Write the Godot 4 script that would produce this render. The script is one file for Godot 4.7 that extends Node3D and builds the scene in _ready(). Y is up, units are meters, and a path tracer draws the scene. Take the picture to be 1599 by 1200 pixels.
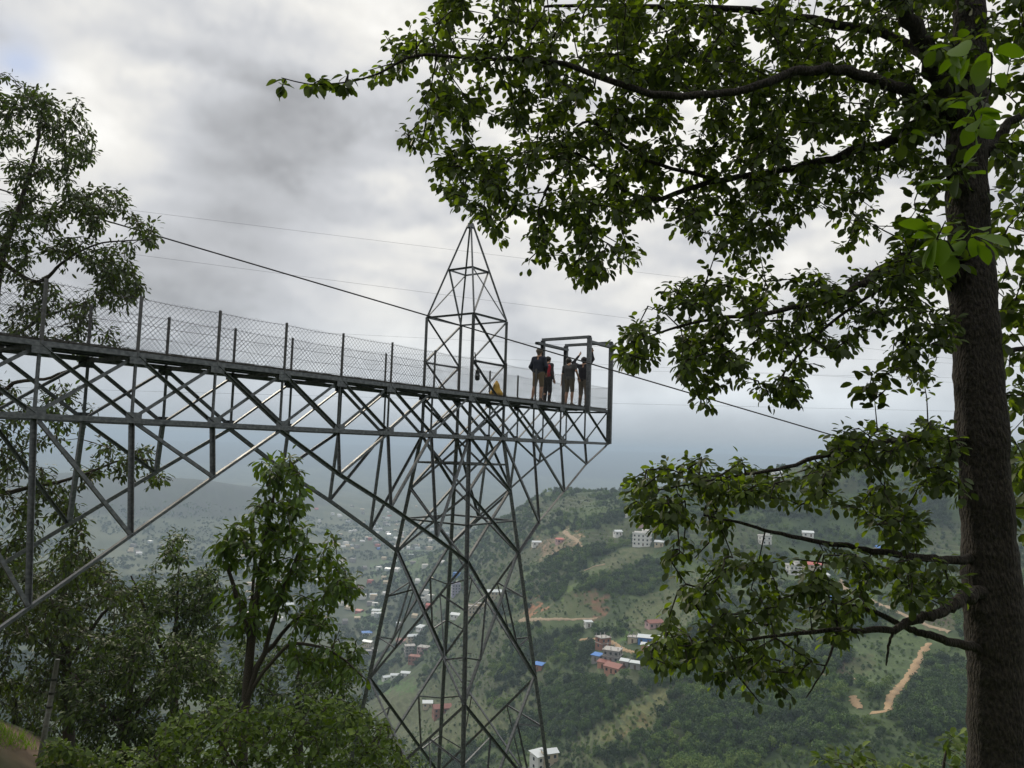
extends Node3D
# A steel viewing footbridge and lattice tower over a terraced valley, seen from the slope beside it.
const PITCH := 0.0828
const ROLL := 0.0329
const FOCAL := 1200.0            # photograph pixels
var rng := RandomNumberGenerator.new()
var taken := {}
var M := {}
var n1 := FastNoiseLite.new()
var n2 := FastNoiseLite.new()
var n3 := FastNoiseLite.new()

# ---------------------------------------------------------------- camera rays
func ray(px: float, py: float) -> Vector3:          # direction with depth 1 along -z
	var a := px - 800.0
	var b := py - 600.0
	var cr := cos(ROLL)
	var sr := sin(ROLL)
	var u := (a * cr + b * sr) / FOCAL
	var yc := -(-a * sr + b * cr) / FOCAL
	var c := cos(PITCH)
	var s := sin(PITCH)
	var d := -yc * s + c
	return Vector3(u / d, (yc * c + s) / d, -1.0)

func at(px: float, py: float, d: float) -> Vector3:
	return ray(px, py) * d

func pix(p: Vector3) -> Vector2:
	var c := cos(PITCH)
	var s := sin(PITCH)
	var dd := -p.z
	var y := p.y * c - dd * s
	var d := p.y * s + dd * c
	if d < 0.05:
		return Vector2(-99999, -99999)
	var px := FOCAL * p.x / d
	var py := -FOCAL * y / d
	return Vector2(800.0 + px * cos(ROLL) - py * sin(ROLL), 600.0 + px * sin(ROLL) + py * cos(ROLL))

# ---------------------------------------------------------------- scene helpers
func numbered(called: String) -> String:
	if not taken.has(called):
		taken[called] = 0
		return called
	taken[called] += 1
	return "%s_%03d" % [called, taken[called]]

func tag(o: Node, label: String, category: String, group := "", kind := "") -> void:
	o.set_meta("label", label)
	o.set_meta("category", category)
	if group != "":
		o.set_meta("group", group)
	if kind != "":
		o.set_meta("kind", kind)

func thing(called: String, label: String, category: String, where: Vector3, group := "") -> Node3D:
	var o := Node3D.new()
	o.name = numbered(called)
	add_child(o)
	o.position = where
	tag(o, label, category, group)
	return o

func put(called: String, mesh: Mesh, mat: Material, parent: Node = null) -> MeshInstance3D:
	var o := MeshInstance3D.new()
	o.mesh = mesh
	if mat:
		o.material_override = mat
	if parent == null:
		o.name = numbered(called)
		add_child(o)
	else:
		o.name = called
		parent.add_child(o, true)
	return o

func paint(c: Color, rough := 0.8, metal := 0.0) -> StandardMaterial3D:   # c is linear
	var m := StandardMaterial3D.new()
	m.albedo_color = c.linear_to_srgb()
	m.roughness = rough
	m.metallic = metal
	return m

func noise_tex(freq: float, c0: Color, c1: Color, size := 512, sd := 1, octaves := 5) -> NoiseTexture2D:
	var n := FastNoiseLite.new()
	n.seed = sd
	n.frequency = freq
	n.fractal_octaves = octaves
	var t := NoiseTexture2D.new()
	t.noise = n
	t.width = size
	t.height = size
	t.seamless = true
	var g := Gradient.new()
	g.set_color(0, c0.linear_to_srgb())
	g.set_color(1, c1.linear_to_srgb())
	g.set_offset(0, 0.25)
	g.set_offset(1, 0.75)
	t.color_ramp = g
	return t

func textured(c0: Color, c1: Color, freq: float, scale: float, rough := 0.85, metal := 0.0, sd := 1) -> StandardMaterial3D:
	var m := StandardMaterial3D.new()
	m.albedo_texture = noise_tex(freq, c0, c1, 512, sd)
	m.uv1_triplanar = true
	m.uv1_world_triplanar = true
	m.uv1_scale = Vector3.ONE * scale
	m.roughness = rough
	m.metallic = metal
	return m

func quad(st: SurfaceTool, a: Vector3, b: Vector3, c: Vector3, d: Vector3) -> void:
	for p in [a, b, c, a, c, d]:
		st.add_vertex(p)

func tube(st: SurfaceTool, pts: PackedVector3Array, rad: PackedFloat32Array, sides := 6, cap := true) -> void:
	# a tapered tube along a path
	var rings: Array = []
	var up := Vector3(0.31, 0.2, 0.93)
	var n := pts.size()
	for i in n:
		var t: Vector3 = (pts[min(i + 1, n - 1)] - pts[max(i - 1, 0)]).normalized()
		var s := t.cross(up)
		if s.length() < 0.05:
			s = t.cross(Vector3(1, 0, 0))
		s = s.normalized()
		var v := t.cross(s).normalized()
		var ring := PackedVector3Array()
		for k in sides:
			var a := TAU * k / sides
			ring.append(pts[i] + (s * cos(a) + v * sin(a)) * rad[i])
		rings.append(ring)
	for i in n - 1:
		for k in sides:
			var k2 := (k + 1) % sides
			quad(st, rings[i][k], rings[i + 1][k], rings[i + 1][k2], rings[i][k2])
	if cap:
		for e in [0, n - 1]:
			for k in range(1, sides - 1):
				st.add_vertex(rings[e][0])
				st.add_vertex(rings[e][k])
				st.add_vertex(rings[e][k + 1])

func begin(smooth := true) -> SurfaceTool:
	var st := SurfaceTool.new()
	st.begin(Mesh.PRIMITIVE_TRIANGLES)
	if not smooth:
		st.set_smooth_group(-1)
	else:
		st.set_smooth_group(0)
	return st

func done(st: SurfaceTool) -> ArrayMesh:
	st.index()
	st.generate_normals()
	return st.commit()

func box_mesh(size: Vector3) -> BoxMesh:
	var b := BoxMesh.new()
	b.size = size
	return b

func inside(p: Vector2, poly: PackedVector2Array) -> bool:
	return Geometry2D.is_point_in_polygon(p, poly)

func poly(a: Array) -> PackedVector2Array:
	var r := PackedVector2Array()
	for k in range(0, a.size(), 2):
		r.append(Vector2(a[k], a[k + 1]))
	return r

# ---------------------------------------------------------------- steel members
var sections := {}
func angle_section(w: float, t: float) -> ArrayMesh:      # an L-shaped bar of length 1 along y
	var key := "L%.3f" % w
	if sections.has(key):
		return sections[key]
	var prof := [Vector2(0, 0), Vector2(w, 0), Vector2(w, t), Vector2(t, t), Vector2(t, w), Vector2(0, w)]
	sections[key] = extrude(prof, w)
	return sections[key]

func channel_section(w: float, h: float, t: float) -> ArrayMesh:   # a C-shaped bar of length 1 along y
	var key := "C%.3f_%.3f" % [w, h]
	if sections.has(key):
		return sections[key]
	var prof := [Vector2(0, 0), Vector2(w, 0), Vector2(w, t), Vector2(t, t), Vector2(t, h - t), Vector2(w, h - t), Vector2(w, h), Vector2(0, h)]
	sections[key] = extrude(prof, w)
	return sections[key]

func extrude(prof: Array, _w: float) -> ArrayMesh:
	var c := Vector2.ZERO
	for p in prof:
		c += p
	c /= prof.size()
	var st := begin(false)
	var n := prof.size()
	var flat := PackedVector2Array()
	for i in n:
		var a: Vector2 = prof[i] - c
		var b: Vector2 = prof[(i + 1) % n] - c
		flat.append(a)
		quad(st, Vector3(a.x, 0, a.y), Vector3(a.x, 1, a.y), Vector3(b.x, 1, b.y), Vector3(b.x, 0, b.y))
	var tri := Geometry2D.triangulate_polygon(flat)
	for y in [0.0, 1.0]:
		for k in tri:
			st.add_vertex(Vector3(flat[k].x, y, flat[k].y))
	return done(st)

func bar(parent: Node3D, called: String, a: Vector3, b: Vector3, mesh: Mesh, mat: Material, out := Vector3(0, 0, 1)) -> MeshInstance3D:
	# a unit bar stretched from a to b (world points); its back turns towards out
	var o := put(called, mesh, mat, parent)
	var y := b - a
	var x := y.cross(out)
	if x.length() < 0.001:
		x = y.cross(Vector3(1, 0, 0))
	x = x.normalized()
	var z := x.cross(y).normalized()
	o.transform = Transform3D(Basis(x, y, z), a - parent.position)
	return o

# ---------------------------------------------------------------- bodies: smooth-joined capsules meshed as surface nets
func nets(bones: Array, cell: float, soft: float, st: SurfaceTool, xf := Transform3D.IDENTITY) -> void:
	var lo := Vector3.ONE * 1e6
	var hi := Vector3.ONE * -1e6
	for b in bones:
		var r: float = max(b[2], b[3]) + cell * 3
		for e in 2:
			var p: Vector3 = b[e]
			lo = lo.min(p - Vector3.ONE * r)
			hi = hi.max(p + Vector3.ONE * r)
	var nx := int((hi.x - lo.x) / cell) + 2
	var ny := int((hi.y - lo.y) / cell) + 2
	var nz := int((hi.z - lo.z) / cell) + 2
	var f := PackedFloat32Array()
	f.resize(nx * ny * nz)
	f.fill(0.3)
	for b in bones:
		var a: Vector3 = b[0]
		var e: Vector3 = b[1]
		var ra: float = b[2]
		var rb: float = b[3]
		var ab := e - a
		var l2: float = max(ab.length_squared(), 1e-8)
		var m: float = max(ra, rb) + soft + cell * 2
		var p0 := (a.min(e) - Vector3.ONE * m - lo) / cell
		var p1 := (a.max(e) + Vector3.ONE * m - lo) / cell
		for i in range(max(0, int(p0.x)), min(nx, int(p1.x) + 2)):
			for j in range(max(0, int(p0.y)), min(ny, int(p1.y) + 2)):
				for k in range(max(0, int(p0.z)), min(nz, int(p1.z) + 2)):
					var p := lo + Vector3(i, j, k) * cell
					var t: float = clamp((p - a).dot(ab) / l2, 0.0, 1.0)
					var d: float = (p - a - ab * t).length() - lerpf(ra, rb, t)
					var q := (i * ny + j) * nz + k
					var o := f[q]
					var h: float = clamp(0.5 + 0.5 * (d - o) / soft, 0.0, 1.0)
					f[q] = lerpf(d, o, h) - soft * h * (1.0 - h)
	var ids := {}
	var verts := PackedVector3Array()
	for i in nx - 1:
		for j in ny - 1:
			for k in nz - 1:
				var q := (i * ny + j) * nz + k
				var v := [f[q], f[q + 1], f[q + nz], f[q + nz + 1], f[q + ny * nz], f[q + ny * nz + 1], f[q + ny * nz + nz], f[q + ny * nz + nz + 1]]
				var neg := 0
				for w in v:
					if w < 0.0:
						neg += 1
				if neg == 0 or neg == 8:
					continue
				var sum := Vector3.ZERO
				var cnt := 0
				for c0 in 8:
					for ax in [1, 2, 4]:
						var c1: int = c0 | ax
						if c1 == c0 or (v[c0] < 0.0) == (v[c1] < 0.0):
							continue
						var t: float = v[c0] / (v[c0] - v[c1])
						var pa := Vector3((c0 >> 2) & 1, (c0 >> 1) & 1, c0 & 1)
						var pb := Vector3((c1 >> 2) & 1, (c1 >> 1) & 1, c1 & 1)
						sum += pa.lerp(pb, t)
						cnt += 1
				ids[q] = verts.size()
				verts.append(xf * (lo + (Vector3(i, j, k) + sum / cnt) * cell))
	for q in ids:
		var k: int = q % nz
		var j: int = (q / nz) % ny
		var i: int = q / (nz * ny)
		if i == 0 or j == 0 or k == 0:
			continue
		var s0: bool = f[q] < 0.0
		var steps := [[ny * nz, nz, 1], [nz, 1, ny * nz], [1, ny * nz, nz]]
		for s in steps:
			if (f[q + s[0]] < 0.0) == s0:
				continue
			var a: int = q
			var b: int = q - s[1]
			var c: int = q - s[1] - s[2]
			var d: int = q - s[2]
			if not (ids.has(b) and ids.has(c) and ids.has(d)):
				continue
			if s0:
				quad(st, verts[ids[a]], verts[ids[d]], verts[ids[c]], verts[ids[b]])
			else:
				quad(st, verts[ids[a]], verts[ids[b]], verts[ids[c]], verts[ids[d]])

# ---------------------------------------------------------------- terrain
var cpts: Array = []             # control points: [angle*1.5, log distance, height]
var cw := PackedFloat64Array()
const GA := 401
const GV := 170
const AMAX := 4.7124
const V0 := 1.0986
const V1 := 9.75
var grid := PackedFloat32Array()

func ctl(p: Vector3) -> void:
	var r := Vector2(p.x, p.z).length()
	cpts.append(Vector3(atan2(p.x, -p.z) * 1.5, log(r + 3.0), p.y))

func solve_terrain() -> void:
	var n := cpts.size()
	var A: Array = []
	for i in n:
		var row := PackedFloat64Array()
		row.resize(n + 2)
		for j in n:
			row[j] = Vector2(cpts[i].x - cpts[j].x, cpts[i].y - cpts[j].y).length()
		row[i] = -0.004
		row[n] = 1.0
		row[n + 1] = cpts[i].z
		A.append(row)
	var last := PackedFloat64Array()
	last.resize(n + 2)
	last.fill(1.0)
	last[n] = 0.0
	last[n + 1] = 0.0
	A.append(last)
	var m := n + 1
	for c in m:
		var pv := c
		for r in range(c, m):
			if absf(A[r][c]) > absf(A[pv][c]):
				pv = r
		var tmp = A[c]
		A[c] = A[pv]
		A[pv] = tmp
		var rc: PackedFloat64Array = A[c]
		for r in range(c + 1, m):
			var rr: PackedFloat64Array = A[r]
			var k: float = rr[c] / rc[c]
			if k != 0.0:
				for q in range(c, m + 1):
					rr[q] -= k * rc[q]
			A[r] = rr
	cw.resize(m)
	for c in range(m - 1, -1, -1):
		var s: float = A[c][m]
		for q in range(c + 1, m):
			s -= A[c][q] * cw[q]
		cw[c] = s / A[c][c]
	grid.resize(GA * GV)
	for i in GA:
		var a := lerpf(-AMAX, AMAX, float(i) / (GA - 1))
		for j in GV:
			var v := lerpf(V0, V1, float(j) / (GV - 1))
			var s := cw[n]
			for q in n:
				var c: Vector3 = cpts[q]
				var da := a - c.x
				var dv := v - c.y
				s += cw[q] * sqrt(da * da + dv * dv)
			grid[i * GV + j] = s

func base_height(x: float, z: float) -> float:
	var r := sqrt(x * x + z * z)
	var a := atan2(x, -z)
	var fa := (a * 1.5 + AMAX) / (2.0 * AMAX) * (GA - 1)
	var fv: float = clamp((log(r + 3.0) - V0) / (V1 - V0) * (GV - 1), 0.0, GV - 1.001)
	fa = clamp(fa, 0.0, GA - 1.001)
	var i := int(fa)
	var j := int(fv)
	var tx := fa - i
	var ty := fv - j
	return lerpf(lerpf(grid[i * GV + j], grid[i * GV + j + 1], ty), lerpf(grid[(i + 1) * GV + j], grid[(i + 1) * GV + j + 1], ty), tx)

func terraced(x: float, z: float) -> float:        # 0..1, where the slope is cut into fields
	return smoothstep(-0.12, 0.12, n2.get_noise_2d(x * 0.55, z * 0.55)) * smoothstep(60.0, 100.0, Vector2(x - 160.0, z + 325.0).length())

func height(x: float, z: float) -> float:
	var h := base_height(x, z)
	var r := sqrt(x * x + z * z)
	var amp: float = clamp((r - 60.0) / 250.0, 0.0, 1.0)
	h += n1.get_noise_2d(x, z) * 9.0 * amp * clamp(1.6 - r / 1500.0, 0.25, 1.0) + n3.get_noise_2d(x, z) * (0.25 + 0.9 * amp)
	if r > 250.0 and r < 1000.0:
		var t := terraced(x, z)
		var st := 2.6
		var q := h / st
		var fl := floorf(q)
		var fr := q - fl
		var stepped := (fl + smoothstep(0.72, 1.0, fr)) * st
		h = lerpf(h, stepped, t * 0.85)
	return h

func hit(px: float, py: float, dmin := 140.0) -> Vector3:
	var d := ray(px, py)
	var t := dmin
	while t < 14000.0:
		var p := d * t
		if p.y < base_height(p.x, p.z) + 9.0 and p.y < height(p.x, p.z):
			var a := t / 1.02
			var b := t
			for k in 7:
				var m := (a + b) * 0.5
				p = d * m
				if p.y < height(p.x, p.z):
					b = m
				else:
					a = m
			return d * b
		t *= 1.02
	return Vector3.ZERO

var fields: Array = []            # [polygon in photograph pixels, linear colour, strength]

func land_colour(p: Vector3, q: Vector2) -> Color:
	var r := Vector2(p.x, p.z).length()
	var a := n2.get_noise_2d(p.x * 1.7 + 90.0, p.z * 1.7)
	var b := n3.get_noise_2d(p.x * 0.8, p.z * 0.8 + 300.0)
	var c := Color(0.038, 0.068, 0.019).lerp(Color(0.07, 0.112, 0.03), smoothstep(-0.3, 0.4, a + b * 0.5))
	if r > 250.0 and r < 1000.0:
		c = c.lerp(Color(0.088, 0.125, 0.038), terraced(p.x, p.z) * 0.6 * smoothstep(-0.3, 0.3, b))
		# risers between the fields are bare or rough
		var fr := p.y / 2.6 - floorf(p.y / 2.6)
		if fr > 0.02 and fr < 0.9 and terraced(p.x, p.z) > 0.5:
			c = c.lerp(Color(0.05, 0.055, 0.025), 0.6)
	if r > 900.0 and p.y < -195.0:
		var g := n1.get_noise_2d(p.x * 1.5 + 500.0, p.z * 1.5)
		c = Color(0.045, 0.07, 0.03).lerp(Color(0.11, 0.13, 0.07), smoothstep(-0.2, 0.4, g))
	elif r > 1300.0 or p.z > 0.0:
		c = Color(0.012, 0.022, 0.012).lerp(Color(0.022, 0.036, 0.017), smoothstep(-0.3, 0.3, a))
	if r < 30.0 and p.x < -8.0:
		c = c.lerp(Color(0.2, 0.13, 0.085), smoothstep(0.0, 0.3, 0.25 + b))
	for f in fields:
		if r > 100.0 and r < 1700.0 and f[3].has_point(q) and inside(q + Vector2(b, n3.get_noise_2d(p.x * 2.0, p.z * 2.0)) * 22.0, f[0]):
			c = c.lerp(f[1], clampf(f[2] * (0.75 + 1.1 * n3.get_noise_2d(p.x * 5.0, p.z * 5.0)), 0.0, 1.0))
	return c

func build_terrain() -> void:
	# pixel, pixel, distance: where the photograph shows the far slope, the ridge behind it and the valley
	for c in [[800, 800, 950], [850, 776, 880], [900, 769, 850], [970, 766, 800], [1100, 753, 780], [1200, 737, 740], [1340, 708, 700], [1480, 702, 680], [1600, 697, 650], [1750, 690, 640],
			[1003, 850, 600], [880, 850, 640], [760, 880, 800], [835, 950, 540], [930, 962, 500], [1020, 985, 440], [1100, 900, 540], [1270, 885, 560], [1380, 862, 600], [1500, 900, 480], [1590, 850, 560],
			[955, 1035, 400], [840, 1047, 460], [700, 1000, 720], [690, 1112, 560], [600, 1060, 800], [640, 1000, 950], [580, 960, 1150], [550, 900, 1400],
			[970, 1110, 345], [860, 1190, 350], [700, 1200, 420], [1000, 1200, 290], [1200, 1100, 330], [1300, 1200, 265], [1390, 1100, 300], [1440, 1020, 360], [1330, 940, 440], [1550, 1100, 280], [1600, 1200, 230], [500, 1150, 620], [300, 1100, 800],
			[750, 820, 1050], [700, 848, 1150], [650, 868, 1300]]:
		ctl(at(c[0], c[1], c[2]))
	for c in [[800, 800, 950], [900, 769, 850], [970, 766, 800], [1200, 737, 740], [1340, 708, 700], [1600, 697, 650]]:
		var p := at(c[0], c[1], c[2] * 1.5)
		ctl(Vector3(p.x, p.y - 90.0, p.z))
	# the far hill over the valley on the left
	for c in [[-100, 738, 2500], [0, 742, 2400], [100, 737, 2400], [200, 744, 2400], [300, 748, 2350], [350, 757, 2300], [400, 778, 2250], [470, 803, 2150], [540, 825, 2000]]:
		ctl(at(c[0], c[1], c[2]))
		var p := at(c[0], c[1], c[2] * 1.45)
		ctl(Vector3(p.x, -205.0, p.z))
		p = at(c[0], c[1], 1650.0)
		ctl(Vector3(p.x, -222.0, p.z))
	for c in [[-0.7, 1200], [-0.45, 1200], [-0.3, 1000], [-0.16, 1800], [0.0, 2600], [-0.2, 3200], [0.25, 2600], [0.5, 2600], [-0.6, 5000], [-0.2, 5000], [0.3, 5000], [0.7, 5000]]:
		ctl(Vector3(c[0] * c[1], -220.0, -c[1]))
	for u in [-0.9, -0.5, -0.1, 0.3, 0.8]:
		ctl(Vector3(u * 11000.0, -120.0 + 150.0 * absf(sin(u * 7.0)), -11000.0))
	# the slope on which we stand, the left bank and the ground under the tower
	for p in [Vector3(0, -1.62, 0), Vector3(0, -1.7, 1.5), Vector3(0.6, -1.75, -0.8), Vector3(3.3, -2.8, -5.0), Vector3(0.5, -4.0, -5.0), Vector3(-3.0, -6.0, -9.0), Vector3(3.0, -6.5, -9.0), Vector3(-7.5, -7.2, -12.0), Vector3(-11.5, -8.1, -18.0), Vector3(-13.4, -9.0, -22.0), Vector3(-9.5, -9.8, -20.0),
			Vector3(-16.5, -11.5, -30.0), Vector3(-12.0, -14.0, -30.0), Vector3(-1.0, -16.5, -22.5), Vector3(8.0, -13.0, -15.0), Vector3(14.0, -18.0, -24.0), Vector3(0, -31.0, -45.0), Vector3(-22.0, -25.0, -48.0), Vector3(30.0, -34.0, -48.0), Vector3(0, -64.0, -100.0), Vector3(-60.0, -58.0, -100.0), Vector3(70.0, -66.0, -100.0),
			Vector3(0, -118.0, -185.0), Vector3(-120.0, -112.0, -185.0), Vector3(120.0, -116.0, -185.0), Vector3(-90.0, -160.0, -330.0), Vector3(-250.0, -170.0, -400.0), Vector3(0, -140.0, -260.0),
			Vector3(-12.6, 0.9, -5.4), Vector3(-15.0, 1.0, -4.0), Vector3(-14.0, -0.5, -8.5), Vector3(-9.5, -1.5, -5.0), Vector3(-20.0, -3.0, -20.0), Vector3(8.0, -2.5, -1.0), Vector3(12.0, -4.0, -4.0), Vector3(-6.0, -1.2, 0.0)]:
		ctl(p)
	# the hill goes on rising behind us, where the bridge comes from
	for b in [[-1.9, 0.75], [-2.5, 1.0], [-3.1416, 1.0], [2.5, 0.95], [1.9, 0.45], [3.1416, 1.0]]:
		for r in [6.0, 14.0, 30.0, 60.0, 120.0, 260.0, 600.0, 1500.0, 5000.0, 11000.0]:
			ctl(Vector3(sin(b[0]) * r, -1.4 + b[1] * 0.62 * (r - 1.5) if r < 90.0 else b[1] * 62.0, -cos(b[0]) * r))
	for b in [-1.35, 1.35]:
		for r in [60.0, 200.0, 700.0, 3000.0, 11000.0]:
			ctl(Vector3(sin(b) * r, [-14.0, -40.0, -90.0, -120.0, 20.0][[60.0, 200.0, 700.0, 3000.0, 11000.0].find(r)], -cos(b) * r))
	solve_terrain()
	for f in [[poly([740, 990, 800, 960, 900, 930, 935, 925, 950, 965, 880, 970, 810, 975]), Color(0.1, 0.115, 0.045), 0.7],
			[poly([985, 960, 1010, 930, 1060, 900, 1120, 890, 1100, 960, 1060, 1000, 1000, 1000, 980, 985]), Color(0.125, 0.14, 0.062), 0.85],
			[poly([920, 890, 975, 860, 1010, 848, 1030, 860, 960, 895, 930, 900]), Color(0.13, 0.14, 0.068), 0.8],
			[poly([930, 1150, 1010, 1090, 1045, 1065, 1040, 1100, 1020, 1145, 960, 1155]), Color(0.14, 0.15, 0.05), 0.85],
			[poly([965, 1140, 1020, 1120, 1015, 1142, 970, 1150]), Color(0.22, 0.12, 0.06), 0.4],
			[poly([905, 925, 944, 922, 945, 935, 908, 935]), Color(0.2, 0.1, 0.07), 0.5],
			[poly([930, 937, 945, 934, 941, 962, 926, 966]), Color(0.26, 0.09, 0.06), 0.6],
			[poly([827, 945, 836, 934, 845, 935, 843, 952, 832, 958, 824, 966]), Color(0.45, 0.2, 0.11), 0.85],
			[poly([836, 850, 862, 842, 880, 835, 905, 845, 912, 856, 890, 858, 872, 868, 858, 874, 842, 870]), Color(0.3, 0.2, 0.13), 0.8],
			[poly([893, 830, 905, 832, 910, 852, 900, 852, 895, 842]), Color(0.4, 0.28, 0.16), 0.8],
			[poly([962, 1000, 980, 988, 1000, 985, 985, 998, 965, 1004]), Color(0.09, 0.2, 0.03), 0.9],
			[poly([1300, 1055, 1345, 1020, 1365, 1030, 1350, 1060]), Color(0.14, 0.08, 0.055), 0.7],
			[poly([1435, 955, 1480, 940, 1500, 985, 1450, 985]), Color(0.13, 0.1, 0.06), 0.6],
			[poly([1320, 1000, 1420, 960, 1470, 1000, 1420, 1060, 1350, 1080]), Color(0.09, 0.14, 0.045), 0.7],
			[poly([590, 1075, 690, 1075, 760, 1100, 800, 1150, 700, 1170, 600, 1160]), Color(0.12, 0.14, 0.06), 0.7],
			[poly([590, 1062, 605, 1058, 660, 1068, 640, 1080, 595, 1080]), Color(0.07, 0.16, 0.03), 0.9],
			[poly([560, 955, 590, 950, 600, 975, 565, 978]), Color(0.1, 0.22, 0.04), 0.8],
			[poly([585, 885, 660, 850, 670, 870, 640, 905, 590, 915]), Color(0.09, 0.17, 0.05), 0.8],
			[poly([880, 925, 905, 905, 900, 925, 880, 940]), Color(0.13, 0.2, 0.04), 0.8]]:
		var rc := Rect2(f[0][0], Vector2.ZERO)
		for v in f[0]:
			rc = rc.expand(v)
		fields.append([f[0], f[1], f[2], rc.grow(12)])
	var rads := PackedFloat64Array()
	for k in 70:
		rads.append(0.6 * pow(170.0 / 0.6, k / 70.0))
	for k in 380:
		rads.append(170.0 * pow(950.0 / 170.0, k / 380.0))
	for k in 101:
		rads.append(950.0 * pow(12500.0 / 950.0, k / 100.0))
	var angs := PackedFloat64Array()
	for k in 30:
		angs.append(lerpf(-PI, -0.66, k / 30.0))
	for k in 640:
		angs.append(lerpf(-0.66, 0.66, k / 640.0))
	for k in 31:
		angs.append(lerpf(0.66, PI, k / 30.0))
	var verts := PackedVector3Array()
	var cols := PackedColorArray()
	var nr := rads.size()
	var na := angs.size()
	for i in na:
		var sx := sin(angs[i])
		var cz := -cos(angs[i])
		for j in nr:
			var p := Vector3(sx * rads[j], 0, cz * rads[j])
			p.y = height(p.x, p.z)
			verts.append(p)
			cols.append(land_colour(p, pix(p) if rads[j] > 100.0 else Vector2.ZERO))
	var idx := PackedInt32Array()
	for i in na - 1:
		for j in nr - 1:
			var a := i * nr + j
			idx.append_array([a, a + 1, a + nr, a + 1, a + nr + 1, a + nr])
	verts.append(Vector3(0, height(0, 0), 0))
	cols.append(land_colour(verts[verts.size() - 1], Vector2.ZERO))
	for i in na - 1:
		idx.append_array([verts.size() - 1, i * nr, (i + 1) * nr])
	var normals := PackedVector3Array()
	normals.resize(verts.size())
	for t in range(0, idx.size(), 3):
		var nn := (verts[idx[t + 2]] - verts[idx[t]]).cross(verts[idx[t + 1]] - verts[idx[t]])
		normals[idx[t]] += nn
		normals[idx[t + 1]] += nn
		normals[idx[t + 2]] += nn
	for k in normals.size():
		normals[k] = normals[k].normalized()
		if normals[k].y < 0:
			normals[k] = -normals[k]
	var arr := []
	arr.resize(Mesh.ARRAY_MAX)
	arr[Mesh.ARRAY_VERTEX] = verts
	arr[Mesh.ARRAY_NORMAL] = normals
	arr[Mesh.ARRAY_COLOR] = cols
	arr[Mesh.ARRAY_INDEX] = idx
	var me := ArrayMesh.new()
	me.add_surface_from_arrays(Mesh.PRIMITIVE_TRIANGLES, arr)
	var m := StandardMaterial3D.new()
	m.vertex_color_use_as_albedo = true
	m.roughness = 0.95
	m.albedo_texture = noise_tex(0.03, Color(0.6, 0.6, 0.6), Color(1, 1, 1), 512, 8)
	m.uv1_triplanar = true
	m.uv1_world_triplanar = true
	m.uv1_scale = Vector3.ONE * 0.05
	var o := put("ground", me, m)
	o.set_meta("kind", "structure")
	o.set_meta("label", "green terraced hillside and hazy valley floor below the bridge")
	o.set_meta("category", "ground")

func road(pts: Array, width: float, label: String, mat: Material) -> void:
	# a dirt track draped on the slope
	var path: Array = []
	for k in range(0, pts.size() - 2, 2):
		for s in 8:
			var t := s / 8.0
			var h := hit(lerpf(pts[k], pts[k + 2], t), lerpf(pts[k + 1], pts[k + 3], t))
			if h != Vector3.ZERO:
				path.append(h)
	if path.size() < 3:
		return
	var sm: Array = []
	for k in path.size():
		var a: Vector3 = path[max(k - 1, 0)]
		var b: Vector3 = path[min(k + 1, path.size() - 1)]
		sm.append((a + path[k] + b) / 3.0)
	var fine: Array = []
	for k in sm.size() - 1:
		var n := int(sm[k].distance_to(sm[k + 1]) / 1.5) + 1
		for s in n:
			fine.append(sm[k].lerp(sm[k + 1], float(s) / n))
		kept.append([sm[k], width * 0.5 + 1.2, 7.0])
	var st := begin()
	var prev: Array = []
	for k in fine.size() - 1:
		var dir: Vector3 = fine[min(k + 3, fine.size() - 1)] - fine[max(k - 3, 0)]
		dir.y = 0
		var side := dir.normalized().cross(Vector3.UP)
		var row: Array = []
		var wv := width * 0.72 * (1.0 + 0.7 * n3.get_noise_2d(k * 9.0, 7.0))
		for s in 5:
			var p: Vector3 = fine[k] + side * wv * (s / 4.0 - 0.5)
			p.y = height(p.x, p.z) + (0.45 if s in [1, 2, 3] else 0.12)
			row.append(p)
		if prev.size():
			for s in 4:
				quad(st, prev[s], row[s], row[s + 1], prev[s + 1])
		prev = row
	var o := put("dirt_road", done(st), mat)
	tag(o, label, "road", "", "structure")

# ---------------------------------------------------------------- the bridge
const BX := -7.8127
const BD := 12.6157
const BTH := 0.6215
const BY := 0.2598
const BAY := 1.6322
const TH := 1.2                  # truss height
const FH := 1.07                 # fence height
const BW := 1.8036               # width

func br(i: float, y: float, w: float) -> Vector3:       # bay number, height over the bottom chord, metres across to the far side
	return Vector3(BX + sin(BTH) * BAY * i - cos(BTH) * w, BY + y, -(BD + cos(BTH) * BAY * i + sin(BTH) * w))

func along() -> Vector3:
	return Vector3(sin(BTH), 0, -cos(BTH))

func outward() -> Vector3:       # from the bridge towards the near side
	return Vector3(cos(BTH), 0, sin(BTH))

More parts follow.
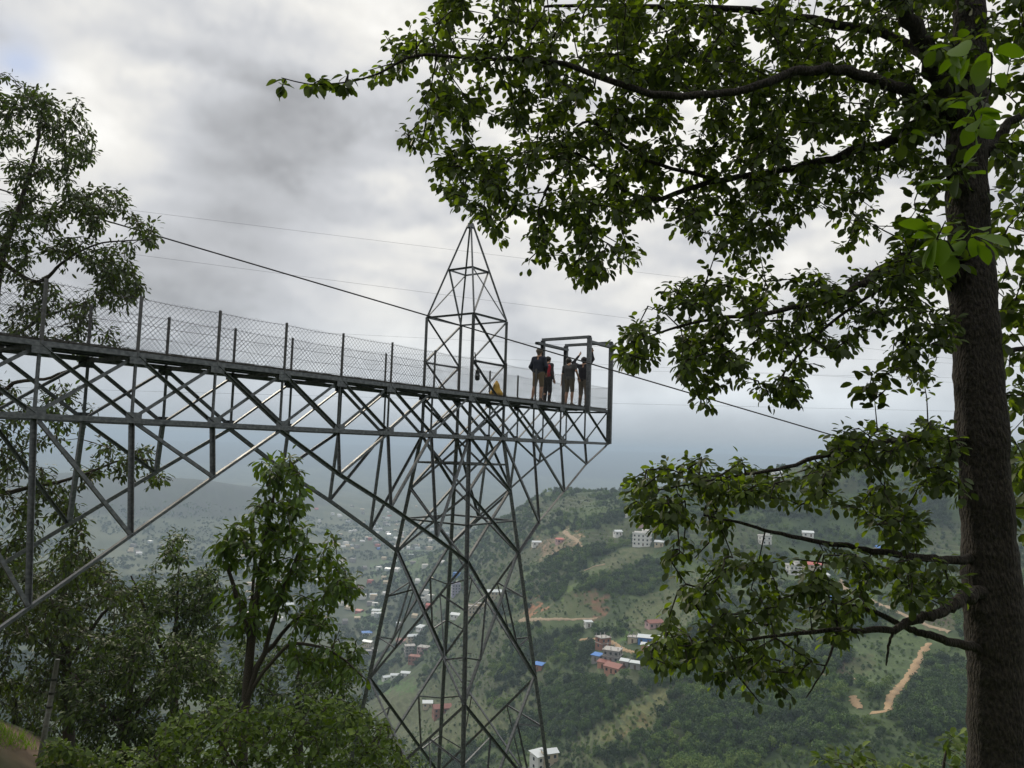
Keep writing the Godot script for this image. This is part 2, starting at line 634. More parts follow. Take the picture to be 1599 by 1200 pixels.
func chain_link(a: Vector3, b: Vector3, h: float, pitch: float, r: float) -> ArrayMesh:
	# diagonal wires woven between two posts, plus the two selvage wires
	var L := a.distance_to(b)
	var ux := (b - a).normalized()
	var uy := Vector3.UP
	var nrm := ux.cross(uy)
	var st := begin()
	for dirn in [1.0, -1.0]:
		var n := int((L + h) / pitch) + 1
		for k in n:
			var x0: float = -h + k * pitch + (0.0 if dirn > 0 else pitch * 0.5)
			var p := Vector2(x0, 0) if dirn > 0 else Vector2(x0, h)
			var q := Vector2(x0 + h, h) if dirn > 0 else Vector2(x0 + h, 0)
			if p.x < 0:
				p = p.lerp(q, -p.x / (q.x - p.x))
			if q.x > L:
				q = p.lerp(q, (L - p.x) / (q.x - p.x))
			if q.x <= p.x + 0.01:
				continue
			var off: Vector3 = nrm * r * dirn
			var sag0 := 0.012 * sin(p.x * 9.0)
			tube(st, PackedVector3Array([a + ux * p.x + uy * (p.y + sag0) + off, a + ux * q.x + uy * q.y + off]), PackedFloat32Array([r, r]), 3, false)
	for y in [0.03, h * 0.5, h - 0.02]:
		var mid: Vector3 = a.lerp(b, 0.5) + uy * (y - 0.02)
		tube(st, PackedVector3Array([a + uy * y, mid, b + uy * y]), PackedFloat32Array([r * 1.4, r * 1.4, r * 1.4]), 3, false)
	return done(st)

func build_bridge() -> void:
	var root := thing("steel_footbridge", "grey galvanised steel truss footbridge with chain-link railings reaching out past the tower", "bridge", br(0, 0, 0))
	var L7 := angle_section(0.063, 0.011)
	var L9 := angle_section(0.08, 0.012)
	var L6 := angle_section(0.052, 0.01)
	var chord_b := channel_section(0.09, 0.15, 0.014)
	var chord_t := channel_section(0.09, 0.13, 0.014)
	var post_m := angle_section(0.065, 0.011)
	var S: Material = M.steel
	var i0 := -5
	var out := outward()
	for side in 2:
		var w := 0.0 if side == 0 else BW
		var o := out if side == 0 else -out
		for i in range(i0, 12):
			bar(root, "bottom_chord", br(i, 0, w), br(i + 1, 0, w), chord_b, S, o)
			bar(root, "top_chord", br(i, TH, w), br(i + 1, TH, w), chord_t, S, o)
			bar(root, "diagonal_brace", br(i, TH - 0.03, w) + o * 0.035, br(i + 1, 0.03, w) + o * 0.035, L7, S, o)
			bar(root, "diagonal_brace", br(i, 0.03, w) - o * 0.03, br(i + 1, TH - 0.03, w) - o * 0.03, L7, S, -o)
			# railing panel
			if not (i >= 11 and side == 0):
				put("mesh_panel", chain_link(br(i, TH + 0.09, w) - root.position, br(i + 1, TH + 0.09, w) - root.position, FH - 0.1, 0.105, 0.0032), M.wire, root)
		for i in range(i0, 13):
			bar(root, "vertical_strut", br(i, 0.0, w) - o * 0.01, br(i, TH, w) - o * 0.01, L7, S, o)
			if i < 11:
				bar(root, "railing_post", br(i, TH - 0.02, w) + o * 0.03, br(i, TH + FH + 0.02, w) + o * 0.03, post_m, M.post, o)
			for y in [0.0, TH]:
				var g := put("gusset_plate", M.gusset, S, root)
				g.transform = Transform3D(Basis(along(), Vector3.UP, -out), br(i, y + (0.07 if y == 0.0 else -0.08), w) + o * 0.052 - root.position)
	put("mesh_panel", chain_link(br(11, TH + 0.09, 0) - root.position, br(12, TH + 0.09, 0) - root.position, 0.8, 0.105, 0.0032), M.wire, root)
	put("mesh_panel", chain_link(br(12, TH + 0.09, 0) - root.position, br(12, TH + 0.09, BW) - root.position, 0.8, 0.105, 0.0032), M.wire, root)
	# floor: cross beams, stringers, deck plates
	for i in range(i0, 13):
		bar(root, "cross_beam", br(i, TH - 0.04, 0.03), br(i, TH - 0.04, BW - 0.03), channel_section(0.06, 0.11, 0.012), S, along())
		bar(root, "bottom_tie", br(i, 0.0, 0.03), br(i, 0.0, BW - 0.03), L6, S, along())
		if i < 12:
			bar(root, "bottom_cross_brace", br(i, -0.02, 0.04), br(i + 1, -0.02, BW - 0.04), L6, S, Vector3.UP)
			for k in 7:
				var o := put("deck_plank", M.plank, M.deck, root)
				o.transform = Transform3D(Basis(along(), Vector3.UP, -out), br(i + (k + 0.5) / 7.0, TH + 0.085 + 0.004 * sin(k * 2.3 + i), BW * 0.5) - root.position)
			for w in [0.45, 0.9, 1.35]:
				bar(root, "stringer", br(i, TH + 0.035, w), br(i + 1, TH + 0.035, w), L6, S, Vector3.UP)
	# haunches under the bridge: rising from the bank to the fourth joint, falling from it to the tower, and the bracket under the platform
	var tb := 0.121
	var lower := {-4: -7.07, -3: -6.06, -2: -5.05, -1: -4.04, 0: -3.03, 1: -2.03, 2: -1.03, 3: -0.05, 4: -1.0, 5: -1.81, 6: -2.69, 9: -2.55, 10: -1.66, 11: -0.75, 12: -0.05}
	for side in 2:
		var o := out if side == 0 else -out
		var pt := func(i: int, y: float) -> Vector3: return br(i, y, 0.0 if side == 0 else BW) + o * (-y * tb)
		for i in range(-4, 6):
			bar(root, "haunch_chord", pt.call(i, lower[i]), pt.call(i + 1, lower[i + 1]), L9, S, o)
		for i in range(9, 12):
			bar(root, "haunch_chord", pt.call(i, lower[i]), pt.call(i + 1, lower[i + 1]), L9, S, o)
		var leg := tower_pt(-1, -1 if side == 0 else 1, -3.41)
		var leg2 := tower_pt(1, -1 if side == 0 else 1, -3.41)
		bar(root, "haunch_chord", pt.call(6, lower[6]), leg, L9, S, o)
		bar(root, "haunch_chord", pt.call(9, lower[9]), leg2, L9, S, o)
		for i in [-4, -3, -2, -1, 0, 1, 2, 4, 5, 6, 9, 10, 11]:
			bar(root, "haunch_strut", pt.call(i, 0.0), pt.call(i, lower[i]), L9 if i < 3 else L7, S, o)
		for i in [-4, -3, -2, -1, 0, 1]:
			bar(root, "haunch_diagonal", pt.call(i, 0.0), pt.call(i + 1, lower[i + 1]), L7, S, -o)
		for i in [2, 3]:
			pass
		bar(root, "haunch_diagonal", pt.call(5, 0.0), pt.call(4, lower[4]), L7, S, -o)
		bar(root, "haunch_diagonal", pt.call(6, 0.0), pt.call(5, lower[5]), L7, S, -o)
		bar(root, "haunch_diagonal", tower_pt(-1, -1 if side == 0 else 1, 0.0), pt.call(6, lower[6]), L7, S, -o)
		bar(root, "haunch_diagonal", tower_pt(1, -1 if side == 0 else 1, 0.0), pt.call(9, lower[9]), L7, S, -o)
		bar(root, "haunch_diagonal", pt.call(9, 0.0), pt.call(10, lower[10]), L7, S, -o)
		bar(root, "haunch_diagonal", pt.call(10, 0.0), pt.call(11, lower[11]), L6, S, -o)
	# the open gantry frame over the platform
	var G := channel_section(0.09, 0.16, 0.014)
	var corners := [br(11, 0, 0), br(12, 0, 0), br(12, 0, BW), br(11, 0, BW)]
	var low := [TH - 0.12, 0.0, TH, TH]
	var top := 3.75
	for k in 4:
		var o := out if k < 2 else -out
		bar(root, "gantry_post", corners[k] + Vector3.UP * low[k] + o * 0.09, corners[k] + Vector3.UP * top + o * 0.09, G, S, o)
	bar(root, "gantry_beam", br(11, top + 0.02, -0.12), br(11, top + 0.02, BW + 0.1), G, S, along())
	bar(root, "gantry_beam", br(12, top + 0.02, -0.12), br(12, top + 0.02, BW + 0.1), G, S, along())
	bar(root, "gantry_beam", br(10.98, top - 0.15, -0.09), br(12.05, top - 0.15, -0.09), G, S, out)
	bar(root, "gantry_beam", br(10.75, top - 0.15, BW + 0.09), br(12.05, top - 0.15, BW + 0.09), G, S, out)
	bar(root, "gantry_brace", br(12.05, top - 0.75, -0.1), br(12.5, top - 0.2, -0.3), L6, S, out)

# ---------------------------------------------------------------- the tower
func tower_pt(sa: float, sw: float, y: float, k := 1.0) -> Vector3:
	var e: float = 0.121 * max(0.0, 0.08 - y)
	return br(7.563 + sa * (0.806 * k + e) / BAY, y, 1.0 + sw * (0.905 * k + e))

func build_tower() -> void:
	var root := thing("lattice_tower", "tall grey steel lattice tower with pointed top carrying the footbridge", "tower", br(7.563, -16.5, 1.0))
	var leg_m := angle_section(0.11, 0.016)
	var leg_t := angle_section(0.085, 0.014)
	var D8 := angle_section(0.068, 0.011)
	var D6 := angle_section(0.055, 0.01)
	var D4 := angle_section(0.042, 0.008)
	var S: Material = M.steel
	var signs := [Vector2(-1, -1), Vector2(1, -1), Vector2(1, 1), Vector2(-1, 1)]
	var centre := br(7.563, 0, 1.0)
	for s in signs:
		var p0 := tower_pt(s.x, s.y, 0)
		var o := (p0 - Vector3(centre.x, p0.y, centre.z)).normalized()
		var prev := tower_pt(s.x, s.y, 3.6)
		for y in [0.08, -3.41, -7.05, -11.0, -16.9]:
			var q := tower_pt(s.x, s.y, y)
			bar(root, "leg", prev, q, leg_m if y < 0.0 else leg_t, S, o)
			prev = q
		bar(root, "peak_leg", tower_pt(s.x, s.y, 3.6), tower_pt(s.x, s.y, 6.55, 0.06), angle_section(0.055, 0.011), S, o)
		var st := put("footing", M.footing, M.concrete, root)
		st.position = tower_pt(s.x, s.y, -16.9) - root.position
	var cap := put("peak_cap", M.cap, S, root)
	cap.position = br(7.563, 6.53, 1.0) - root.position
	for f in 4:
		var a: Vector2 = signs[f]
		var b: Vector2 = signs[(f + 1) % 4]
		var o := (tower_pt(a.x, a.y, 0) + tower_pt(b.x, b.y, 0)) * 0.5 - centre
		o.y = 0
		o = o.normalized()
		var A := func(y: float, k := 1.0) -> Vector3: return tower_pt(a.x, a.y, y, k)
		var B := func(y: float, k := 1.0) -> Vector3: return tower_pt(b.x, b.y, y, k)
		# rings
		for y in [3.6, -0.77, -2.45]:
			bar(root, "ring_bar", A.call(y), B.call(y), D6, S, o)
		bar(root, "ring_bar", A.call(5.1, 0.5), B.call(5.1, 0.5), D6, S, o)
		if f % 2 == 0:        # the two sides along the walkway are braced above the deck
			bar(root, "ring_bar", A.call(2.22), B.call(2.22), D6, S, o)
			for l in [[3.55, 2.22], [2.22, 0.95]]:
				bar(root, "cross_brace", A.call(l[0]) + o * 0.03, B.call(l[1]) + o * 0.03, D6, S, o)
				bar(root, "cross_brace", B.call(l[0]) - o * 0.03, A.call(l[1]) - o * 0.03, D4, S, -o)
			bar(root, "peak_brace", A.call(3.6), B.call(5.1, 0.5), D8, S, o)
			bar(root, "peak_brace", B.call(3.6), A.call(5.1, 0.5), D4, S, -o)
			bar(root, "cross_brace", A.call(0.95) + o * 0.03, B.call(0.0) + o * 0.03, D6, S, o)
			bar(root, "cross_brace", B.call(0.95) - o * 0.03, A.call(0.0) - o * 0.03, D6, S, -o)
		for l in [[0.0, -1.57], [-1.57, -3.41]]:
			bar(root, "cross_brace", A.call(l[0]) + o * 0.03, B.call(l[1]) + o * 0.03, D8, S, o)
			bar(root, "cross_brace", B.call(l[0]) - o * 0.03, A.call(l[1]) - o * 0.03, D8, S, -o)
		for l in [[-3.41, -7.05], [-7.05, -11.0], [-11.0, -16.6]]:
			var a0: Vector3 = A.call(l[0])
			var a1: Vector3 = A.call(l[1])
			var b0: Vector3 = B.call(l[0])
			var b1: Vector3 = B.call(l[1])
			bar(root, "cross_brace", a0 + o * 0.03, b1 + o * 0.03, D8, S, o)
			bar(root, "cross_brace", b0 - o * 0.03, a1 - o * 0.03, D8, S, -o)
			# secondary struts from the legs to the braces
			for e in 2:
				var p0 := a0 if e == 0 else b0
				var p1 := a1 if e == 0 else b1
				var q0 := b0 if e == 0 else a0
				var q1 := b1 if e == 0 else a1
				var up := p0.lerp(q1, 0.27)
				var dn := p1.lerp(q0, 0.27)
				bar(root, "redundant_strut", p0.lerp(p1, 0.36), up, D4, S, o)
				bar(root, "redundant_strut", p0.lerp(p1, 0.68), dn, D4, S, o)
				bar(root, "redundant_strut", up, dn, D4, S, o)
	# bolts of the climbing pegs on the leg near us
	for k in 9:
		var p := tower_pt(-1, -1, -5.6 - k * 0.17)
		bar(root, "climbing_peg", p, p + Vector3(0.17 if k % 2 else -0.17, 0, 0.05), angle_section(0.02, 0.008), S, Vector3.UP)

func cable(called: String, pts: Array, r: float, sag: float, label: String, category: String, group := "") -> void:
	var st := begin()
	var a: Vector3 = pts[0]
	var b: Vector3 = pts[1]
	var path := PackedVector3Array()
	var rad := PackedFloat32Array()
	for k in 25:
		var t := k / 24.0
		path.append(a.lerp(b, t) - Vector3.UP * sag * 4.0 * t * (1 - t))
		rad.append(r)
	tube(st, path, rad, 5)
	tag(put(called, done(st), M.cable), label, category, group)

# ---------------------------------------------------------------- trees near by
var leaf_meshes: Array = []
var leaf_narrow: Array = []

func make_leaf(width: float, fold: float, curl: float) -> ArrayMesh:
	# a pointed oval blade along +y, folded at the midrib and curling down; length 1
	var stn := [[0.0, 0.0], [0.09, 0.06], [0.25, 0.68], [0.5, 1.0], [0.74, 0.9], [0.91, 0.45], [1.0, 0.0]]
	var st := begin()
	var rows: Array = []
	for s in stn:
		var y: float = s[0]
		var w: float = s[1] * width * 0.5
		var z := -curl * y * y
		rows.append([Vector3(-w, y, z + w * fold), Vector3(0, y, z), Vector3(w, y, z + w * fold)])
	for k in rows.size() - 1:
		for e in 2:
			quad(st, rows[k][e], rows[k + 1][e], rows[k + 1][e + 1], rows[k][e + 1])
	return done(st)

func leaf_material(c: Color, back: Color) -> StandardMaterial3D:
	var m := StandardMaterial3D.new()
	m.albedo_color = c.linear_to_srgb()
	m.roughness = 0.62
	m.metallic_specular = 0.3
	m.backlight_enabled = true
	m.backlight = back
	m.cull_mode = BaseMaterial3D.CULL_DISABLED
	return m

func leaf_basis(dir: Vector3, size: float) -> Basis:
	var y := dir.normalized()
	var nrm := Vector3(rng.randfn(0, 0.45), 1.0, rng.randfn(0, 0.45))
	var x := y.cross(nrm)
	if x.length() < 0.05:
		x = Vector3(1, 0, 0)
	x = x.normalized()
	var z := x.cross(y).normalized()
	return Basis(x * size, y * size, z * size)

func smooth_path(pts: Array, rads: Array, steps: int) -> Array:
	var path := PackedVector3Array()
	var rad := PackedFloat32Array()
	var n := pts.size()
	for k in n - 1:
		var p0: Vector3 = pts[max(k - 1, 0)]
		var p1: Vector3 = pts[k]
		var p2: Vector3 = pts[k + 1]
		var p3: Vector3 = pts[min(k + 2, n - 1)]
		for s in steps:
			var t := float(s) / steps
			path.append(p1.cubic_interpolate(p2, p0, p3, t))
			rad.append(lerpf(rads[k], rads[k + 1], t) * (1.0 + 0.12 * n3.get_noise_2d(path[path.size() - 1].y * 60.0, rads[0] * 900.0)))
	path.append(pts[n - 1])
	rad.append(rads[n - 1])
	return [path, rad]

# limbs: [name, [px, py, depth, radius, ...]]; regions: where the photograph shows foliage, with its distance and spread in depth
func tree(called: String, label: String, category: String, limbs: Array, regions: Array, look: Dictionary, group := "") -> Node3D:
	var nodes := PackedVector3Array()
	var first: Vector3 = at(limbs[0][1][0], limbs[0][1][1], limbs[0][1][2])
	var root := thing(called, label, category, first, group)
	for l in limbs:
		var pts: Array = []
		var rads: Array = []
		for k in range(0, l[1].size(), 4):
			pts.append(at(l[1][k], l[1][k + 1], l[1][k + 2]) - first)
			rads.append(l[1][k + 3])
		var sm := smooth_path(pts, rads, 9 if l[0] == "trunk" else 6)
		var st := begin()
		var path: PackedVector3Array = sm[0]
		var rad: PackedFloat32Array = sm[1]
		for k in path.size():
			if l[0] != "trunk" and k > 0:
				path[k] += Vector3(n3.get_noise_2d(k * 9.0, path[k].x * 40.0), n3.get_noise_2d(k * 9.0, 50.0 + path[k].y * 40.0), n3.get_noise_2d(k * 9.0, 150.0)) * rad[k] * 1.0
		if l[0] == "trunk" and rads[0] > 0.25:
			rough_trunk(st, path, rad)
		else:
			tube(st, path, rad, 9 if rads[0] > 0.03 else 6)
		put(l[0], done(st), look.bark, root)
		for k in path.size():
			if l[0] != "trunk" or k % 2 == 0:
				nodes.append(path[k])
	# leaf clusters, each joined to the nearest wood by a twig
	var clusters: Array = []
	for g in regions:
		var pl: PackedVector2Array = g.poly
		var rc := Rect2(pl[0], Vector2.ZERO)
		for v in pl:
			rc = rc.expand(v)
		var made := 0
		var tries := 0
		while made < g.n and tries < g.n * 30:
			tries += 1
			var q := Vector2(rng.randf_range(rc.position.x, rc.end.x), rng.randf_range(rc.position.y, rc.end.y))
			if not inside(q, pl):
				continue
			var gap: float = n1.get_noise_2d(q.x * g.get("grain", 2.2), q.y * g.get("grain", 2.2) + 31.0)
			if gap < g.get("gap", -0.25):
				continue
			var d: float = g.d + rng.randf_range(-1.0, 1.0) * g.dd
			clusters.append([at(q.x, q.y, d) - first, g])
			made += 1
	var order: Array = []
	for c in clusters:
		var best := 1e9
		for p in limb_sample(nodes):
			best = min(best, p.distance_squared_to(c[0]))
		order.append([best, c])
	order.sort_custom(func(x, y): return x[0] < y[0])
	var tw := begin()
	var xfs: Array = []
	for oc in order:
		var c: Vector3 = oc[1][0]
		var g: Dictionary = oc[1][1]
		var bi := 0
		var bd := 1e9
		for k in nodes.size():
			var dd := nodes[k].distance_squared_to(c)
			if dd < bd:
				bd = dd
				bi = k
		var a := nodes[bi]
		var dist := sqrt(bd)
		var steps: int = clamp(int(dist / look.twig_step), 1, 6)
		var path := PackedVector3Array([a])
		var rad := PackedFloat32Array([look.twig * clamp(0.8 + dist * 0.8 / look.reach, 0.8, 2.2)])
		for s in range(1, steps + 1):
			var t := float(s) / steps
			var p := a.lerp(c, t) + Vector3.UP * sin(t * PI) * dist * 0.1 + Vector3(rng.randfn(0, 1), rng.randfn(0, 1), rng.randfn(0, 1)) * dist * 0.03 * (1.0 - t)
			path.append(p)
			rad.append(lerpf(rad[0], look.twig * 0.5, t))
			nodes.append(p)
		tube(tw, path, rad, 4, false)
		var out := (c - a).normalized()
		for k in g.k:
			var back: float = rng.randf() * min(dist, g.r * 2.0)
			var side := Vector3(rng.randfn(0, 1), rng.randfn(-0.1, 0.8), rng.randfn(0, 1)).normalized()
			var base: Vector3 = c - out * back * 0.6 + side * rng.randf() * g.r * 0.55
			var dir: Vector3 = (out * 0.5 + side * 0.9 + Vector3.DOWN * look.droop * rng.randf_range(0.3, 1.3)).normalized()
			xfs.append(Transform3D(leaf_basis(dir, g.size * rng.randf_range(0.65, 1.2)), base))
	var two := put("twigs", done(tw), look.bark, root)
	two.set_meta("kind", "stuff")
	# the leaves that show largest are single parts, the rest is one mass
	var vis: Array = []
	for t in xfs:
		var wpos: Vector3 = t.origin + first
		vis.append([t.basis.y.length() / max(0.3, -wpos.z), t])
	vis.sort_custom(func(x, y): return x[0] > y[0])
	var singles: int = min(look.singles, vis.size())
	for k in singles:
		var o := put("leaf", look.meshes[k % look.meshes.size()], look.bright if look.has("bright") and vis[k][1].basis.y.length() > 0.112 else look.leaves[k % look.leaves.size()], root)
		o.transform = vis[k][1]
	for v in look.leaves.size():
		var mine: Array = []
		for k in range(singles + v, vis.size(), look.leaves.size()):
			mine.append(vis[k][1])
		if mine.is_empty():
			continue
		var mm := MultiMesh.new()
		mm.transform_format = MultiMesh.TRANSFORM_3D
		mm.mesh = look.meshes[v % look.meshes.size()]
		mm.instance_count = mine.size()
		for k in mine.size():
			mm.set_instance_transform(k, mine[k])
		var mi := MultiMeshInstance3D.new()
		mi.multimesh = mm
		mi.material_override = look.leaves[v]
		mi.name = "foliage"
		root.add_child(mi, true)
		mi.set_meta("kind", "stuff")
	return root

func rough_trunk(st: SurfaceTool, path: PackedVector3Array, rad: PackedFloat32Array) -> void:
	# an old trunk: lobed, knotty and flaring at the foot
	var rings: Array = []
	var n := path.size()
	for i in n - 1:
		for s in 5:
			var t := s / 5.0
			var c := path[i].lerp(path[i + 1], t)
			var r := lerpf(rad[i], rad[i + 1], t)
			var ring := PackedVector3Array()
			for k in 28:
				var a := TAU * k / 28
				var d := Vector3(cos(a), 0, sin(a))
				var w := 1.0 + 0.16 * n3.get_noise_3d(d.x * 14.0, c.y * 11.0, d.z * 14.0) + 0.07 * n3.get_noise_3d(d.x * 60.0, c.y * 110.0, d.z * 60.0) + 0.03 * sin(a * 5.0 + c.y * 0.8)
				ring.append(c + d * r * w)
			rings.append(ring)
	for i in rings.size() - 1:
		for k in 28:
			quad(st, rings[i][k], rings[i + 1][k], rings[i + 1][(k + 1) % 28], rings[i][(k + 1) % 28])

func limb_sample(nodes: PackedVector3Array) -> PackedVector3Array:
	var r := PackedVector3Array()
	for k in range(0, min(nodes.size(), 400), 3):
		r.append(nodes[k])
	return r

# ---------------------------------------------------------------- trees far off
func crown_mesh(sd: int, faces: int, squash: float, leaf: float) -> ArrayMesh:
	var r2 := RandomNumberGenerator.new()
	r2.seed = sd
	var lobes: Array = []
	for k in 9:
		var v := Vector3(r2.randfn(0, 1), r2.randfn(0.1, 0.8), r2.randfn(0, 1)).normalized() * r2.randf_range(0.25, 0.62)
		lobes.append([v * Vector3(1, squash, 1), r2.randf_range(0.3, 0.52)])
	var st := begin(false)
	for k in faces:
		var l: Array = lobes[r2.randi() % lobes.size()]
		var n := Vector3(r2.randfn(0, 1), r2.randfn(0.25, 1), r2.randfn(0, 1)).normalized()
		var c: Vector3 = l[0] + n * l[1] * r2.randf_range(0.75, 1.05)
		var t := n.cross(Vector3(r2.randfn(0, 1), r2.randfn(0, 1), r2.randfn(0, 1))).normalized()
		var u := (n + Vector3(r2.randfn(0, 0.5), r2.randfn(0, 0.5), r2.randfn(0, 0.5))).normalized().cross(t).normalized()
		var s := leaf * r2.randf_range(0.6, 1.3)
		quad(st, c - t * s, c + u * s * 0.7 + n * s * 0.2, c + t * s, c - u * s * 0.7 + n * s * 0.2)
	return done(st)

func scatter_woods() -> void:
	var crowns: Array = []
	for k in 4:
		crowns.append(crown_mesh(40 + k, 300, [0.9, 1.25, 0.7, 1.05][k], 0.115))
	var trunk_st := begin()
	tube(trunk_st, PackedVector3Array([Vector3(0, -1.9, 0), Vector3(0.03, -1.0, 0), Vector3(0, 0.3, 0.03)]), PackedFloat32Array([0.1, 0.08, 0.04]), 6)
	var trunk := done(trunk_st)
	var tones := [Color(0.031, 0.056, 0.02), Color(0.048, 0.087, 0.025), Color(0.076, 0.128, 0.03), Color(0.115, 0.165, 0.038), Color(0.036, 0.062, 0.03)]
	var mats: Array = []
	for c in tones:
		mats.append(leaf_material(c, c * 2.0))
	var bins: Array = []
	for k in 20:
		bins.append([])
	var single := 0
	var darks := [poly([620, 880, 700, 850, 800, 790, 850, 800, 830, 850, 740, 900, 640, 930]), poly([840, 1090, 900, 1060, 1040, 1050, 960, 1120, 880, 1160, 840, 1150]), poly([1050, 1150, 1150, 1110, 1290, 1090, 1330, 1130, 1300, 1160, 1120, 1175]), poly([1400, 1120, 1450, 1060, 1510, 1060, 1510, 1140, 1430, 1160]), poly([820, 990, 900, 985, 1000, 985, 960, 1000, 930, 1020, 870, 1000]), poly([820, 890, 900, 870, 930, 900, 870, 950, 820, 930]), poly([960, 880, 1060, 860, 1040, 900, 980, 930, 940, 930])]
	var bare: Array = []
	for f in fields:
		bare.append(f[0])
	var fine := 0
	for k in 110000:
		var r := 200.0 * pow(2200.0 / 200.0, pow(rng.randf(), 0.95))
		var an := rng.randf_range(-0.6, 0.68)
		var x := sin(an) * r
		var z := -cos(an) * r
		var by := base_height(x, z)
		if by < -195.0:
			if r < 700.0 or n2.get_noise_2d(x * 0.8, z * 0.8) + 0.4 * n3.get_noise_2d(x * 0.4, z * 0.4) < -0.02:
				continue
			var sv := rng.randf_range(1.6, 4.0)
			bins[(0 if rng.randf() < 0.6 else 1) * 4 + k % 4].append(Transform3D(Basis(Vector3.UP, rng.randf() * TAU).scaled(Vector3(sv, sv, sv)), Vector3(x, height(x, z) + sv * 0.6, z)))
			continue
		var h := Vector3(x, height(x, z), z)
		var q := pix(h)
		var d := -h.z
		if q.y > 1300.0 or q.x < -100.0:
			continue
		var tr0 := terraced(x, z)
		var wood := n2.get_noise_2d(x * 1.3 + 40.0, z * 1.3) + 0.35 * n3.get_noise_2d(x * 0.5, z * 0.5 + 70.0)
		var dens := smoothstep(-0.2, 0.12, wood)
		dens *= 1.0 - 0.75 * tr0
		var dark := false
		for p in darks:
			if inside(q, p):
				dens = 0.75
				dark = true
		var free := false
		for p in bare:
			if inside(q, p):
				free = true
		if near_kept(h):
			continue
		var s := rng.randf_range(1.3, 3.4)
		if free or rng.randf() > dens:
			# scrub, mostly along the edges of the fields
			var fr := h.y / 2.6 - floorf(h.y / 2.6)
			var keep := 0.8 if not tr0 > 0.5 else (0.95 if fr > 0.06 and fr < 0.9 else 0.36)
			if free:
				keep *= 0.55
			if rng.randf() > keep:
				continue
			s = rng.randf_range(0.4, 1.15)
			if rng.randf() < 0.05 and not free:
				s *= 2.2
		var tone: int = clampi(int((n3.get_noise_2d(h.x * 0.6, h.z * 0.6) + 0.35) * 4.2 + rng.randfn(0, 0.8)), 0, 3)
		if dark:
			tone = [0, 1, 1, 4, 2, 1, 2][rng.randi() % 7]
		if s < 1.2:
			tone = clampi(tone + 1, 0, 3)
		var vr := rng.randi() % 4
		var b := Basis(Vector3.UP, rng.randf() * TAU).scaled(Vector3(s, s * rng.randf_range(0.85, 1.3), s))
		var xf := Transform3D(b, h + Vector3.UP * s * 0.7)
		if d < 430.0 and s > 2.3 and single < 150 and q.x > 560 and q.x < 1500 and q.y < 1195 and rng.randf() < 0.25:
			single += 1
			var names := ["dark green bushy tree on the far slope below the houses", "mid green round tree on the far slope below the houses", "bright green leafy tree on the far slope below the houses", "yellowish green tree on the far slope below the houses", "blue green dense tree on the far slope below the houses"]
			var o := thing("hillside_tree", names[tone], "tree", h, names[tone].replace(" tree on", " trees on"))
			var cr := put("crown", crowns[vr], mats[tone], o)
			cr.transform = Transform3D(b, Vector3.UP * s * 1.15)
			var tr := put("trunk", trunk, M.bark_far, o)
			tr.transform = Transform3D(Basis().scaled(Vector3.ONE * s), Vector3.UP * s * 1.15)
			continue
		bins[tone * 4 + vr].append(xf)
		fine += 1
	var root := Node3D.new()
	root.name = "hillside_woods"
	add_child(root)
	tag(root, "mixed green woods and scrub covering the far terraced hillside", "woods", "", "stuff")
	for k in 20:
		if bins[k].is_empty():
			continue
		var mm := MultiMesh.new()
		mm.transform_format = MultiMesh.TRANSFORM_3D
		mm.mesh = crowns[k % 4]
		mm.instance_count = bins[k].size()
		for j in bins[k].size():
			mm.set_instance_transform(j, bins[k][j])
		var mi := MultiMeshInstance3D.new()
		mi.multimesh = mm
		mi.material_override = mats[k / 4]
		mi.name = "tree_crowns"
		root.add_child(mi, true)
		mi.set_meta("kind", "stuff")

var kept: Array = []              # spots that trees leave free: [point, radius]
func near_kept(p: Vector3) -> bool:
	for k in kept:
		if Vector2(k[0].x - p.x, k[0].z - p.z).length() < k[1]:
			return true
		# nothing tall right in front of a house either
		var t: Vector3 = k[0] - p
		if t.z < 0 and t.z > -(k[2] if k.size() > 2 else 22.0) and absf(k[0].x - p.x * k[0].z / p.z) < k[1] * 0.9:
			return true
	return false

